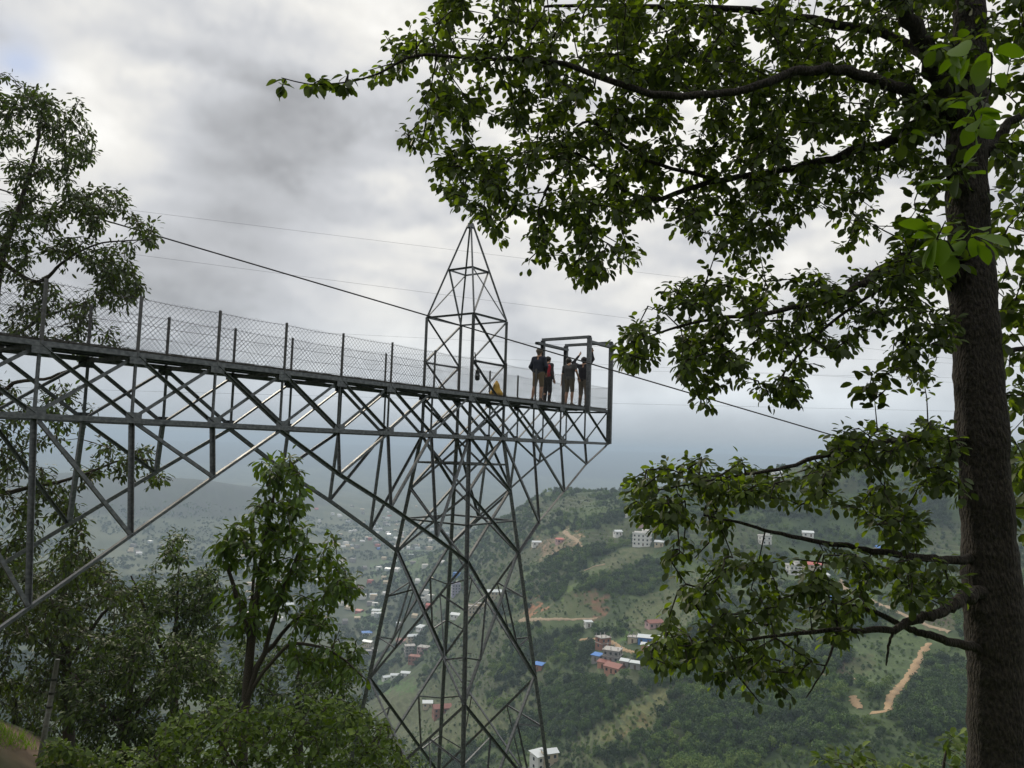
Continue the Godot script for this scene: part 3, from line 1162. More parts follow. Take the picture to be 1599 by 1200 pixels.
# ---------------------------------------------------------------- houses
func house(px: float, py: float, w: float, dp: float, storeys: int, turn: float, wall: Material, roof: Material, shape: String, label: String, group := "", category := "house", called := "house") -> Node3D:
	var p := hit(px, py)
	if p == Vector3.ZERO:
		return null
	kept.append([p, max(w, dp) * 0.75])
	var o := thing(called, label, category, p - Vector3.UP * 0.3, group)
	o.rotation.y = turn
	var sh := 3.0
	var h := storeys * sh
	var wl := put("wall", box_mesh(Vector3(w, h + 2.0, dp)), wall, o)
	wl.position = Vector3(0, h * 0.5 - 1.0 + 0.3, 0)
	var top := h + 0.3
	if shape == "flat" or shape == "unfinished":
		var rf := put("roof", box_mesh(Vector3(w + 0.8, 0.3, dp + 0.8)), roof, o)
		rf.position = Vector3(0, top + 0.15, 0)
		for k in storeys - 1:
			var sl := put("floor_slab", box_mesh(Vector3(w + 0.7, 0.22, dp + 0.7)), roof, o)
			sl.position = Vector3(0, (k + 1) * sh + 0.3, 0)
		if shape == "flat":
			for s in [-1.0, 1.0]:
				var pa := put("parapet", box_mesh(Vector3(w + 0.7, 0.8, 0.15)), wall, o)
				pa.position = Vector3(0, top + 0.7, s * (dp * 0.5 + 0.25))
			var ro := put("stair_room", box_mesh(Vector3(w * 0.4, 2.4, dp * 0.5)), wall, o)
			ro.position = Vector3(w * 0.22, top + 1.5, 0)
			var rr := put("stair_roof", box_mesh(Vector3(w * 0.4 + 0.6, 0.2, dp * 0.5 + 0.6)), roof, ro)
			rr.position = Vector3(0, 1.3, 0)
		else:
			for ix in 3:
				for iz in [-1, 1]:
					var co := put("column", box_mesh(Vector3(0.3, 1.6, 0.3)), roof, o)
					co.position = Vector3((ix - 1) * w * 0.45, top + 1.1, iz * dp * 0.45)
	else:
		var rise: float = 0.22 * dp if shape == "gable" else 0.14 * dp
		var st := begin(false)
		var ew := w * 0.5 + 0.5
		var ed := dp * 0.5 + 0.5
		var t := 0.16
		if shape == "gable":
			for s in [-1.0, 1.0]:
				var e := [Vector3(-ew, top - 0.1, s * ed), Vector3(ew, top - 0.1, s * ed), Vector3(ew, top + rise, 0), Vector3(-ew, top + rise, 0)]
				quad(st, e[0], e[1], e[2], e[3])
				quad(st, e[0] + Vector3.UP * t, e[1] + Vector3.UP * t, e[2] + Vector3.UP * t, e[3] + Vector3.UP * t)
				quad(st, e[0], e[1], e[1] + Vector3.UP * t, e[0] + Vector3.UP * t)
			for s in [-1.0, 1.0]:
				st.add_vertex(Vector3(s * w * 0.5, top - 0.1, -dp * 0.5))
				st.add_vertex(Vector3(s * w * 0.5, top - 0.1, dp * 0.5))
				st.add_vertex(Vector3(s * w * 0.5, top + rise, 0))
		else:
			var e := [Vector3(-ew, top + 0.05, ed), Vector3(ew, top + 0.05, ed), Vector3(ew, top + rise, -ed), Vector3(-ew, top + rise, -ed)]
			quad(st, e[0], e[1], e[2], e[3])
			quad(st, e[0] + Vector3.UP * t, e[1] + Vector3.UP * t, e[2] + Vector3.UP * t, e[3] + Vector3.UP * t)
			for k in 4:
				quad(st, e[k], e[(k + 1) % 4], e[(k + 1) % 4] + Vector3.UP * t, e[k] + Vector3.UP * t)
		put("roof", done(st), roof, o)
	# openings on the front and both ends
	var cols: int = max(1, int(w / 2.8))
	for s in storeys:
		for c in cols:
			var door := s == 0 and c == cols / 2
			var wi := put("door" if door else "window", M.door_mesh if door else M.window_mesh, M.door if door else M.glass, o)
			wi.position = Vector3((c + 0.5) * w / cols - w * 0.5, s * sh + (1.35 if door else 1.8), dp * 0.5)
			if not door:
				put("sill", M.sill_mesh, roof, wi).position = Vector3(0, -0.7, 0.08)
		for e in [-1.0, 1.0]:
			for c in max(1, int(dp / 3.5)):
				var n: int = max(1, int(dp / 3.5))
				var wi := put("window", M.window_mesh, M.glass, o)
				wi.rotation.y = PI * 0.5
				wi.position = Vector3(e * w * 0.5, s * sh + 1.8, (c + 0.5) * dp / n - dp * 0.5)
	return o

func build_houses() -> void:
	var P := {"white": paint(Color(0.75, 0.74, 0.72)), "grey": textured(Color(0.2, 0.19, 0.19), Color(0.34, 0.32, 0.31), 0.02, 0.2), "brick": textured(Color(0.25, 0.1, 0.07), Color(0.38, 0.18, 0.12), 0.03, 0.3), "salmon": paint(Color(0.5, 0.25, 0.17)), "cream": paint(Color(0.55, 0.46, 0.33)), "pink": paint(Color(0.5, 0.33, 0.33)), "lilac": paint(Color(0.42, 0.4, 0.55)),
		"slab": textured(Color(0.3, 0.29, 0.28), Color(0.5, 0.48, 0.46), 0.03, 0.2), "rust": textured(Color(0.2, 0.07, 0.055), Color(0.32, 0.13, 0.1), 0.05, 0.3, 0.6), "blue": paint(Color(0.06, 0.2, 0.55), 0.45), "tin": paint(Color(0.62, 0.66, 0.68), 0.35, 0.3), "red": paint(Color(0.5, 0.12, 0.1), 0.5)}
	# on the slope to the right
	house(1003, 852, 13.0, 9.0, 3, -0.35, P.white, P.white, "flat", "white four-storey house with roof room standing alone on the upper slope")
	house(1030, 853, 6.5, 6.0, 1, -0.3, P.cream, P.tin, "shed", "small cream house beside the white four-storey house")
	house(965, 836, 6.0, 5.0, 1, 0.3, P.white, P.tin, "gable", "small white house among trees left of the lone four-storey house")
	house(1004, 822, 8.0, 6.0, 1, -0.2, P.pink, P.tin, "shed", "small pink house just above the white four-storey house")
	house(981, 807, 5.0, 4.0, 1, 0.1, P.white, P.tin, "shed", "tiny white hut high on the slope under the ridge")
	house(874, 848, 6.0, 5.0, 1, 0.4, P.pink, P.red, "shed", "red roofed hut on the bare building site by the dirt road")
	house(838, 852, 8.0, 5.0, 1, 0.2, P.white, P.tin, "gable", "pale house at the edge of the bare building site")
	house(957, 1032, 8.6, 8.0, 2, -0.4, P.grey, P.slab, "unfinished", "grey concrete house with bare columns on its flat roof")
	house(942, 1012, 6.5, 6.0, 2, 0.5, P.brick, P.slab, "unfinished", "brown brick unfinished house behind the grey concrete house")
	house(933, 1032, 4.6, 4.5, 1, -0.6, P.grey, P.blue, "shed", "grey hut with bright blue roof beside the concrete house")
	house(961, 1050, 8.5, 7.0, 1, -0.75, P.salmon, P.rust, "gable", "salmon house with rusty red gable roof below the concrete house")
	house(943, 1043, 5.5, 4.0, 1, -0.5, P.salmon, P.rust, "shed", "low salmon annex beside the rusty gable roof")
	house(977, 1041, 4.0, 4.0, 1, -0.5, P.grey, P.tin, "gable", "tin roofed hut right behind the salmon house")
	house(993, 1045, 5.0, 3.0, 1, -0.4, P.grey, P.tin, "shed", "low tin roofed lean-to beside the track below the village")
	house(989, 1003, 5.0, 5.0, 1, -0.3, P.cream, P.slab, "unfinished", "tan unfinished house with bare columns by the green field")
	house(1008, 1004, 7.5, 5.0, 1, -0.25, P.blue, P.tin, "shed", "bright blue walled house with pale roof by the green field")
	house(1028, 1005, 4.5, 4.0, 1, -0.2, P.lilac, P.tin, "shed", "lilac hut next to the bright blue house")
	house(1008, 1016, 4.0, 4.0, 1, -0.3, P.salmon, P.tin, "shed", "small salmon hut below the bright blue house")
	house(1022, 980, 9.0, 6.0, 1, 0.3, P.pink, P.rust, "gable", "pinkish brown house in the pale field above the village")
	house(919, 979, 4.5, 3.5, 1, 0.2, P.white, P.tin, "shed", "tiny white hut among dark trees under the red terrace")
	house(842, 1046, 5.5, 4.5, 1, -0.5, P.brick, P.blue, "shed", "brick hut with blue roof right of the tower leg")
	house(843, 1200, 6.5, 6.0, 2, 0.6, P.white, P.tin, "shed", "white house with tilted pale roof beside the tower foot")
	house(858, 1196, 6.0, 5.0, 2, 0.4, P.cream, P.tin, "gable", "cream house with pale gable roof beside the tower foot")
	house(1268, 888, 13.0, 7.0, 1, 0.1, P.cream, P.red, "gable", "cream house with red roof behind the hanging leaves")
	house(1240, 897, 9.0, 6.0, 2, 0.2, P.white, P.slab, "flat", "white flat roofed house beside the red roofed house")
	house(1381, 862, 12.0, 7.0, 1, 0.0, P.grey, P.blue, "gable", "long house with blue roof under the leafy branch")
	house(1302, 940, 5.0, 4.0, 1, -0.3, P.blue, P.blue, "shed", "blue tarpaulin hut by the bend of the road")
	house(1286, 905, 7.0, 5.0, 1, 0.3, P.white, P.tin, "gable", "white hut below the red roofed house")
	house(1342, 716, 9.0, 8.0, 4, 0.1, P.cream, P.slab, "flat", "tall cream building on the ridge against the sky")
	house(1215, 748, 9.0, 6.0, 2, 0.1, P.white, P.tin, "gable", "white house on the ridge left of the tall cream building")
	house(1300, 735, 9.0, 6.0, 2, -0.2, P.white, P.slab, "flat", "white flat roofed house just below the tall cream building")
	house(1262, 838, 8.0, 6.0, 1, -0.2, P.white, P.tin, "gable", "white house with tin roof in the woods under the ridge")
	house(1195, 850, 8.0, 6.0, 2, 0.2, P.white, P.slab, "flat", "white two-storey house in the woods under the ridge")
	# beyond the tower, on the lower slope
	house(690, 1118, 12.0, 8.0, 2, 0.3, P.brick, P.rust, "gable", "red brick house with rusty roof seen through the tower")
	house(668, 1104, 7.0, 5.0, 1, 0.1, P.cream, P.tin, "shed", "cream hut left of the red brick house")
	house(712, 930, 9.0, 8.0, 4, 0.2, P.lilac, P.slab, "flat", "tall lilac building seen through the tower braces")
	house(663, 942, 8.0, 7.0, 2, 0.1, P.white, P.slab, "flat", "white cubic house seen through the tower braces")
	house(714, 965, 11.0, 7.0, 1, -0.4, P.white, P.tin, "gable", "white house with pale gable roof behind the tower legs")
	house(745, 958, 20.0, 8.0, 2, 0.05, P.cream, P.slab, "flat", "long cream block behind the near tower leg")
	house(772, 935, 12.0, 7.0, 2, 0.1, P.cream, P.tin, "gable", "cream house with tin roof right of the tower leg")
	for k in 3:
		house([604, 617, 634][k], [1062, 1059, 1056][k], 8.0, 5.5, 1, [0.5, 0.1, -0.1][k], P.white, P.tin, "gable", "white shed in the row of three on the bright green field", "white sheds on the green field", "shed", "shed")
	for c in [[650, 1035, "brick", "rust", "unfinished", 2, "brick house at the foot of the hamlet seen through the tower"], [640, 1022, "grey", "slab", "unfinished", 3, "grey unfinished block in the hamlet seen through the tower"], [662, 1020, "pink", "slab", "unfinished", 2, "pink unfinished house in the hamlet seen through the tower"], [645, 1002, "cream", "tin", "gable", 2, "cream gabled house at the top of the hamlet seen through the tower"], [628, 1004, "pink", "rust", "gable", 1, "low pink house at the top of the hamlet seen through the tower"], [660, 984, "white", "tin", "shed", 1, "white hut above the hamlet seen through the tower"], [575, 1010, "cream", "tin", "gable", 2, "cream house with tin roof left of the tower"], [580, 1025, "grey", "slab", "flat", 2, "grey flat roofed house left of the tower"], [573, 992, "white", "blue", "shed", 1, "white house with blue roof left of the tower"], [562, 957, "red", "red", "gable", 1, "low bright red house left of the tower"], [588, 957, "white", "tin", "shed", 1, "long white shed right of the low red house"]]:
		house(c[0], c[1], rng.randf_range(10, 14), rng.randf_range(7, 9), c[5], rng.randf_range(-0.5, 0.5), P[c[2]], P[c[3]], c[4], c[6])
	# the town on the valley floor
	var block := box_mesh(Vector3(1, 1, 1))
	var gs := begin(false)
	var v := [Vector3(-0.5, -0.5, -0.5), Vector3(0.5, -0.5, -0.5), Vector3(0.5, -0.5, 0.5), Vector3(-0.5, -0.5, 0.5), Vector3(-0.5, 0.15, -0.5), Vector3(0.5, 0.15, -0.5), Vector3(0.5, 0.15, 0.5), Vector3(-0.5, 0.15, 0.5), Vector3(-0.5, 0.5, 0), Vector3(0.5, 0.5, 0)]
	for f in [[0, 1, 5, 4], [1, 2, 6, 5], [2, 3, 7, 6], [3, 0, 4, 7], [4, 5, 9, 8], [6, 7, 8, 9]]:
		quad(gs, v[f[0]], v[f[1]], v[f[2]], v[f[3]])
	for f in [[5, 6, 9], [7, 4, 8]]:
		for k in f:
			gs.add_vertex(v[k])
	var gab := done(gs)
	var tm := [["white", P.white], ["cream", P.cream], ["grey", P.grey], ["pink", P.pink], ["silvery", P.tin], ["red", P.red], ["blue", P.blue]]
	for k in 190:
		var q := Vector2(rng.randf_range(380, 720), rng.randf_range(795, 985))
		if k % 3 == 0:
			q = Vector2(rng.randfn(600, 45), rng.randf_range(790, 860))
		elif k % 7 == 0:
			q = Vector2(rng.randf_range(170, 400), rng.randf_range(845, 875))
		var p := hit(q.x, q.y)
		if p == Vector3.ZERO or -p.z < 900.0 or p.y > -150.0:
			continue
		var pick: int = [0, 0, 0, 0, 1, 1, 1, 2, 2, 2, 2, 3, 4, 4, 4, 4, 0, 1, 2, 1, 0, 4, 5, 6][rng.randi() % 24]
		var flat := rng.randf() < 0.6
		var o := put("town_house", block if flat else gab, tm[pick][1])
		var sz := Vector3(rng.randf_range(6, 12), rng.randf_range(3.5, 8) if flat else rng.randf_range(5, 7), rng.randf_range(6, 10))
		o.transform = Transform3D(Basis(Vector3.UP, rng.randf_range(-0.7, 0.7)) * Basis().scaled(sz), p + Vector3.UP * sz.y * 0.46)
		var lab: String = "small %s %s in the hazy town on the valley floor" % [tm[pick][0], "flat roofed block" if flat else "gabled house"]
		tag(o, lab, "house", lab.replace("small ", "").replace("block", "blocks").replace("house", "houses"))

# ---------------------------------------------------------------- people
func hand_bones(wrist: Vector3, dir: Vector3, palm: Vector3, side: float, curl: float) -> Array:
	# palm, four fingers of different lengths with knuckle bends, and a thumb from the side of the palm
	var y := dir.normalized()
	var x := y.cross(palm).normalized() * side
	var z := x.cross(y).normalized() * side
	var r: Array = []
	var kn := wrist + y * 0.085
	for k in 4:
		var o := x * (k - 1.5) * 0.021
		r.append([wrist + o * 0.6, kn + o, 0.015, 0.013])
		var len: float = [0.068, 0.078, 0.074, 0.058][k]
		var d1 := (y * cos(curl) - z * sin(curl)).normalized()
		var d2 := (y * cos(curl * 2.2) - z * sin(curl * 2.2)).normalized()
		var m := kn + o + d1 * len * 0.55
		r.append([kn + o, m, 0.0105, 0.009])
		r.append([m, m + d2 * len * 0.55, 0.009, 0.0075])
	var tb := wrist + y * 0.03 - x * 0.032
	var tm := tb + (y * 0.75 - x * 0.6).normalized() * 0.04
	r.append([wrist + y * 0.02, tb, 0.014, 0.013])
	r.append([tb, tm, 0.012, 0.0105])
	r.append([tm, tm + (y - x * 0.15).normalized() * 0.03, 0.0105, 0.008])
	return r

func mesh_of(bones: Array, cell: float, soft: float) -> ArrayMesh:
	var st := begin()
	nets(bones, cell, soft, st)
	return done(st)

func person(where: Vector3, turn: float, tall: float, J: Dictionary, look: Dictionary, label: String) -> void:
	# J: joints in a body 1.75 m tall; x to the right hand, y up, -z the way the body faces
	var o := thing("person", label, "person", where)
	o.rotation.y = turn
	o.scale = Vector3.ONE * tall / 1.75
	var head: Vector3 = J.head
	var neck: Vector3 = J.neck
	var skin: Array = [[head + Vector3(0, 0.035, 0.012), head + Vector3(0, 0.02, -0.012), 0.094, 0.088], [head + Vector3(0, -0.03, -0.03), head + Vector3(0, -0.075, -0.055), 0.068, 0.045],
		[head + Vector3(0, -0.005, -0.095), head + Vector3(0, -0.03, -0.112), 0.012, 0.017], [head + Vector3(-0.088, -0.015, 0.005), head + Vector3(-0.094, 0.02, 0.012), 0.014, 0.018], [head + Vector3(0.088, -0.015, 0.005), head + Vector3(0.094, 0.02, 0.012), 0.014, 0.018],
		[head + Vector3(0, -0.06, 0.02), neck, 0.056, 0.06], [neck, J.chest, 0.07, 0.1]]
	var shirt: Array = []
	var lower: Array = []
	var shoes: Array = []
	var chest: Vector3 = J.chest
	var hip: Vector3 = J.hip
	for s in [-1.0, 1.0]:
		var k := "l" if s < 0 else "r"
		var sh: Vector3 = J["sh_" + k]
		var el: Vector3 = J["el_" + k]
		var wr: Vector3 = J["wr_" + k]
		var hp: Vector3 = hip + Vector3(s * 0.09, 0, 0)
		var kn: Vector3 = J["kn_" + k]
		var an: Vector3 = J["an_" + k]
		var mid := chest.lerp(hip, 0.55)
		skin += [[neck, sh, 0.055, 0.062], [sh, el, 0.053, 0.041], [el, wr, 0.042, 0.028], [chest + Vector3(s * 0.075, 0.02, 0), mid + Vector3(s * 0.06, 0, 0), 0.115, 0.1], [mid + Vector3(s * 0.06, 0, 0), hp, 0.1, 0.112], [hp, kn, 0.086, 0.056], [kn, kn.lerp(an, 0.35) + Vector3(0, 0, 0.015), 0.055, 0.056], [kn.lerp(an, 0.35) + Vector3(0, 0, 0.015), an, 0.055, 0.036], [an, an + Vector3(s * 0.02, -0.05, -0.13), 0.036, 0.03]]
		skin.append([wr, wr + (wr - el).normalized() * 0.05, 0.027, 0.022])
		shirt += [[neck + Vector3(0, -0.02, 0.0), sh, 0.062, 0.076], [chest + Vector3(s * 0.078, 0.02, 0), mid + Vector3(s * 0.064, 0, 0), 0.128, 0.12], [mid + Vector3(s * 0.064, 0, 0), hip + Vector3(s * 0.075, look.get("hem", 0.04), 0), 0.12, 0.13]]
		var cuff: Vector3 = sh.lerp(el, 0.62) if look.sleeve == "short" else el
		shirt.append([sh, cuff, 0.072, 0.06])
		if look.sleeve == "long":
			shirt.append([el, el.lerp(wr, 0.93), 0.058, 0.04])
		lower += [[hip + Vector3(s * 0.07, 0.07, 0), hp, 0.118, 0.122], [hp, kn if look.legs == "long" else hp.lerp(kn, 0.9), 0.106, 0.078]]
		if look.legs == "long":
			lower += [[kn, an + Vector3(0, 0.02, 0), 0.074, 0.058]]
		shoes += [[an + Vector3(0, -0.045, 0.035), an + Vector3(s * 0.02, -0.055, -0.15), 0.046, 0.038], [an + Vector3(0, 0.0, 0.01), an + Vector3(0, -0.04, 0.02), 0.045, 0.047]]
	var st := begin()
	nets(skin, 0.02, 0.03, st)
	for s in [-1.0, 1.0]:
		var k := "l" if s < 0 else "r"
		var wr: Vector3 = J["wr_" + k]
		var dir: Vector3 = (wr - J["el_" + k]).normalized()
		nets(hand_bones(wr, dir, Vector3(0.6 * -s, 0, -0.8) if absf(dir.y) > 0.3 else Vector3.DOWN, s, 0.35), 0.008, 0.012, st)
	put("body", done(st), look.skin, o)
	put("shirt", mesh_of(shirt, 0.018, 0.05), look.shirt, o)
	put("trousers" if look.legs == "long" else "shorts", mesh_of(lower, 0.018, 0.035), look.trousers, o)
	for s in 2:
		put("shoe", mesh_of(shoes.slice(s * 2, s * 2 + 2), 0.014, 0.03), look.shoes, o)
	put("hair", mesh_of([[head + Vector3(0, 0.055, 0.03), head + Vector3(0, 0.06, -0.03), 0.092, 0.08], [head + Vector3(0, 0.05, 0.04), head + Vector3(0, -0.04, 0.06), 0.085, 0.055], [head + Vector3(-0.05, 0.05, 0.01), head + Vector3(0.05, 0.05, 0.01), 0.07, 0.07]], 0.013, 0.03), look.hair, o)
	if look.has("panel"):
		put("jacket_panel", mesh_of([[J.sh_r + Vector3(-0.05, -0.06, 0.06), hip + Vector3(0.09, 0.1, 0.075), 0.085, 0.085], [J.sh_r + Vector3(-0.02, -0.1, 0.0), hip + Vector3(0.13, 0.12, 0.02), 0.08, 0.08]], 0.016, 0.05), look.panel, o)
	for s in [-1.0, 1.0]:
		put("eye", M.eye_mesh, M.eye, o).position = head + Vector3(s * 0.034, 0.012, -0.09)

func joints(over := {}) -> Dictionary:
	var j := {"head": Vector3(0, 1.635, -0.02), "neck": Vector3(0, 1.49, 0.0), "chest": Vector3(0, 1.29, 0.0), "hip": Vector3(0, 0.94, 0.0),
		"sh_l": Vector3(-0.185, 1.425, 0.0), "sh_r": Vector3(0.185, 1.425, 0.0), "el_l": Vector3(-0.25, 1.14, 0.03), "el_r": Vector3(0.25, 1.14, 0.03), "wr_l": Vector3(-0.25, 0.89, -0.05), "wr_r": Vector3(0.25, 0.89, -0.05),
		"kn_l": Vector3(-0.11, 0.5, -0.03), "kn_r": Vector3(0.11, 0.5, -0.03), "an_l": Vector3(-0.12, 0.09, 0.02), "an_r": Vector3(0.12, 0.09, 0.02)}
	for k in over:
		j[k] = over[k]
	return j

func build_people() -> void:
	var skin := paint(Color(0.36, 0.2, 0.13), 0.6)
	var dark := paint(Color(0.02, 0.017, 0.015), 0.7)
	var y := TH + 0.105
	var face := -BTH            # looking out along the bridge
	person(br(9.62, y, 0.55), face + 0.1, 1.78, joints({"el_l": Vector3(-0.3, 1.16, 0.02), "wr_l": Vector3(-0.22, 0.96, -0.14), "el_r": Vector3(0.29, 1.16, 0.02), "wr_r": Vector3(0.2, 0.97, -0.15), "an_l": Vector3(-0.17, 0.09, 0.08), "kn_l": Vector3(-0.13, 0.5, 0.02)}),
		{"skin": skin, "shirt": paint(Color(0.012, 0.016, 0.03), 0.85), "trousers": paint(Color(0.13, 0.095, 0.05), 0.9), "sleeve": "long", "legs": "short", "shoes": paint(Color(0.03, 0.03, 0.03)), "hair": paint(Color(0.11, 0.09, 0.075), 0.8)},
		"person in navy jacket and khaki shorts, hands in front, standing on the platform")
	person(br(10.2, y, 0.8), face - 0.15, 1.64, joints({"wr_r": Vector3(0.24, 0.9, -0.08), "head": Vector3(-0.03, 1.625, -0.05), "an_l": Vector3(-0.11, 0.09, 0.0)}),
		{"skin": skin, "shirt": paint(Color(0.03, 0.025, 0.03), 0.85), "trousers": paint(Color(0.015, 0.015, 0.018), 0.9), "sleeve": "long", "legs": "long", "shoes": paint(Color(0.02, 0.02, 0.02)), "hair": dark, "panel": paint(Color(0.38, 0.025, 0.04), 0.8)},
		"person in black and red jacket and dark trousers beside the navy jacket")
	person(br(10.85, y, 0.55), face + 0.05, 1.72, joints({"head": Vector3(-0.1, 1.6, -0.1), "neck": Vector3(-0.04, 1.47, -0.03), "sh_l": Vector3(-0.22, 1.4, 0.0), "sh_r": Vector3(0.18, 1.44, 0.0), "el_l": Vector3(-0.29, 1.12, 0.02), "wr_l": Vector3(-0.34, 0.87, -0.03), "el_r": Vector3(0.3, 1.24, 0.05), "wr_r": Vector3(0.3, 1.02, -0.12)}),
		{"skin": skin, "shirt": paint(Color(0.042, 0.042, 0.045), 0.9), "trousers": textured(Color(0.035, 0.03, 0.018), Color(0.13, 0.105, 0.06), 0.05, 5.0, 0.9), "sleeve": "short", "legs": "short", "shoes": paint(Color(0.12, 0.1, 0.08)), "hair": dark},
		"person in grey T-shirt and patterned shorts, head bent, at the railing")
	person(br(11.32, y, 0.42), face + 0.1, 1.8, joints({"el_l": Vector3(-0.44, 1.58, -0.04), "wr_l": Vector3(-0.24, 1.84, -0.08), "sh_l": Vector3(-0.19, 1.44, 0), "sh_r": Vector3(0.19, 1.46, 0), "el_r": Vector3(0.31, 1.7, -0.06), "wr_r": Vector3(0.26, 1.95, -0.1)}),
		{"skin": skin, "shirt": paint(Color(0.012, 0.011, 0.016), 0.85), "trousers": paint(Color(0.14, 0.115, 0.085), 0.9), "sleeve": "long", "legs": "long", "shoes": paint(Color(0.04, 0.03, 0.025)), "hair": dark},
		"person in black top and beige trousers with both arms raised under the gantry")

# ---------------------------------------------------------------- small things
func build_small() -> void:
	# a yellow sack on the deck at the tower
	var b := thing("yellow_bag", "yellow sack with tied top sitting on the deck inside the tower", "bag", br(8.35, TH + 0.1, 0.75))
	var st := begin()
	nets([[Vector3(-0.08, 0.12, 0), Vector3(0.08, 0.11, 0), 0.13, 0.13], [Vector3(0, 0.14, 0), Vector3(0.0, 0.36, 0.01), 0.17, 0.1], [Vector3(0.0, 0.36, 0.01), Vector3(0.0, 0.5, 0.0), 0.09, 0.04]], 0.02, 0.06, st)
	var sack := put("sack", done(st), textured(Color(0.42, 0.24, 0.02), Color(0.62, 0.38, 0.03), 0.03, 3.0, 0.6), b)
	var sm := begin()
	tube(sm, PackedVector3Array([Vector3(-0.05, 0.47, 0), Vector3(0.0, 0.475, 0.05), Vector3(0.05, 0.47, -0.01), Vector3(-0.05, 0.47, 0)]), PackedFloat32Array([0.012, 0.012, 0.012, 0.012]), 5)
	put("tie", done(sm), M.cable, sack)
	var s2 := begin()
	tube(s2, PackedVector3Array([Vector3(-0.12, 0.1, 0.13), Vector3(-0.1, 0.28, 0.17), Vector3(-0.05, 0.42, 0.08)]), PackedFloat32Array([0.014, 0.014, 0.012]), 5)
	put("strap", done(s2), M.cable, sack)
	# a pulley hanging on the near leg
	var p := thing("pulley_block", "black pulley block hanging on the tower leg above the deck", "pulley", tower_pt(-1, -1, 1.9) + Vector3(0.17, -0.2, 0.06))
	var s3 := begin()
	nets([[Vector3(0, 0, 0), Vector3(0, 0.2, 0), 0.075, 0.06]], 0.02, 0.02, s3)
	var housing := put("housing", done(s3), M.cable, p)
	var s4 := begin()
	tube(s4, PackedVector3Array([Vector3(0, 0.2, 0), Vector3(-0.05, 0.45, 0), Vector3(-0.1, 0.75, -0.02)]), PackedFloat32Array([0.02, 0.016, 0.016]), 5)
	put("strap", done(s4), M.cable, p)
	var s5 := begin()
	tube(s5, PackedVector3Array([Vector3(0, 0.1, 0.06), Vector3(0, 0.1, 0.1)]), PackedFloat32Array([0.04, 0.04]), 8)
	put("sheave", done(s5), M.steel, housing)
	# the heavy cable and the thin lines
	cable("zip_line_cable", [at(-420, 172, 18.5), at(2300, 975, 30.0)], 0.021, 0.0, "thick black zip-line cable running down in front of tower and platform", "cable")
	var li := [[at(-300, 265, 46), at(1900, 530, 70), "thin wire high over the bridge, just below the tower peak"], [at(-300, 330, 44), at(1900, 610, 70), "thin wire crossing below the tower shoulder"], [at(-300, 478, 60), at(2000, 590, 80), "thin wire crossing at the top of the railing"], [at(-300, 500, 60), at(2000, 622, 80), "thin wire crossing at the waist of the people"], [at(-300, 545, 60), at(2000, 600, 80), "thin wire crossing just over the platform railing"], [at(-300, 596, 55), at(2000, 652, 75), "thin wire crossing at deck height past the platform"]]
	for l in li:
		cable("power_line", [l[0], l[1]], 0.007, 0.2, l[2], "wire", "power lines over the valley")
	# the grey pole on the left bank with its stay wire
	var a := at(63, 1172, 21.5)
	var t := at(90, 1030, 21.5)
	var u := thing("utility_pole", "slanting pale grey pole standing on the grassy left bank", "pole", a - Vector3.UP * 0.4)
	var s6 := begin()
	tube(s6, PackedVector3Array([Vector3.ZERO, (t - u.position) * 0.5, t - u.position]), PackedFloat32Array([0.075, 0.07, 0.062]), 10)
	var shaft := put("shaft", done(s6), M.concrete, u)
	for k in 3:
		var s7 := begin()
		var c := (t - u.position) * (0.55 + 0.13 * k)
		var n := (t - u.position).normalized()
		tube(s7, PackedVector3Array([c - n * 0.03, c + n * 0.03]), PackedFloat32Array([0.082, 0.082]), 10)
		put("band", done(s7), M.steel, shaft)
	cable("stay_wire", [at(114, 1065, 21.0), at(215, 1165, 19.0)], 0.012, 0.02, "pale stay wire slanting down from the left bank trees", "wire")
	# the abutment at the bank end of the bridge
	var ab := thing("bridge_abutment", "concrete block on the bank that carries the shore end of the bridge", "abutment", br(-5.2, -2.0, BW * 0.5))
	ab.rotation.y = -BTH
	put("block", box_mesh(Vector3(3.2, 3.0, 1.2)), M.concrete, ab).position = Vector3(0, 0.4, 0.4)
	put("bearing_ledge", box_mesh(Vector3(2.6, 0.3, 0.9)), M.concrete, ab).position = Vector3(0, 2.06, 0.5)

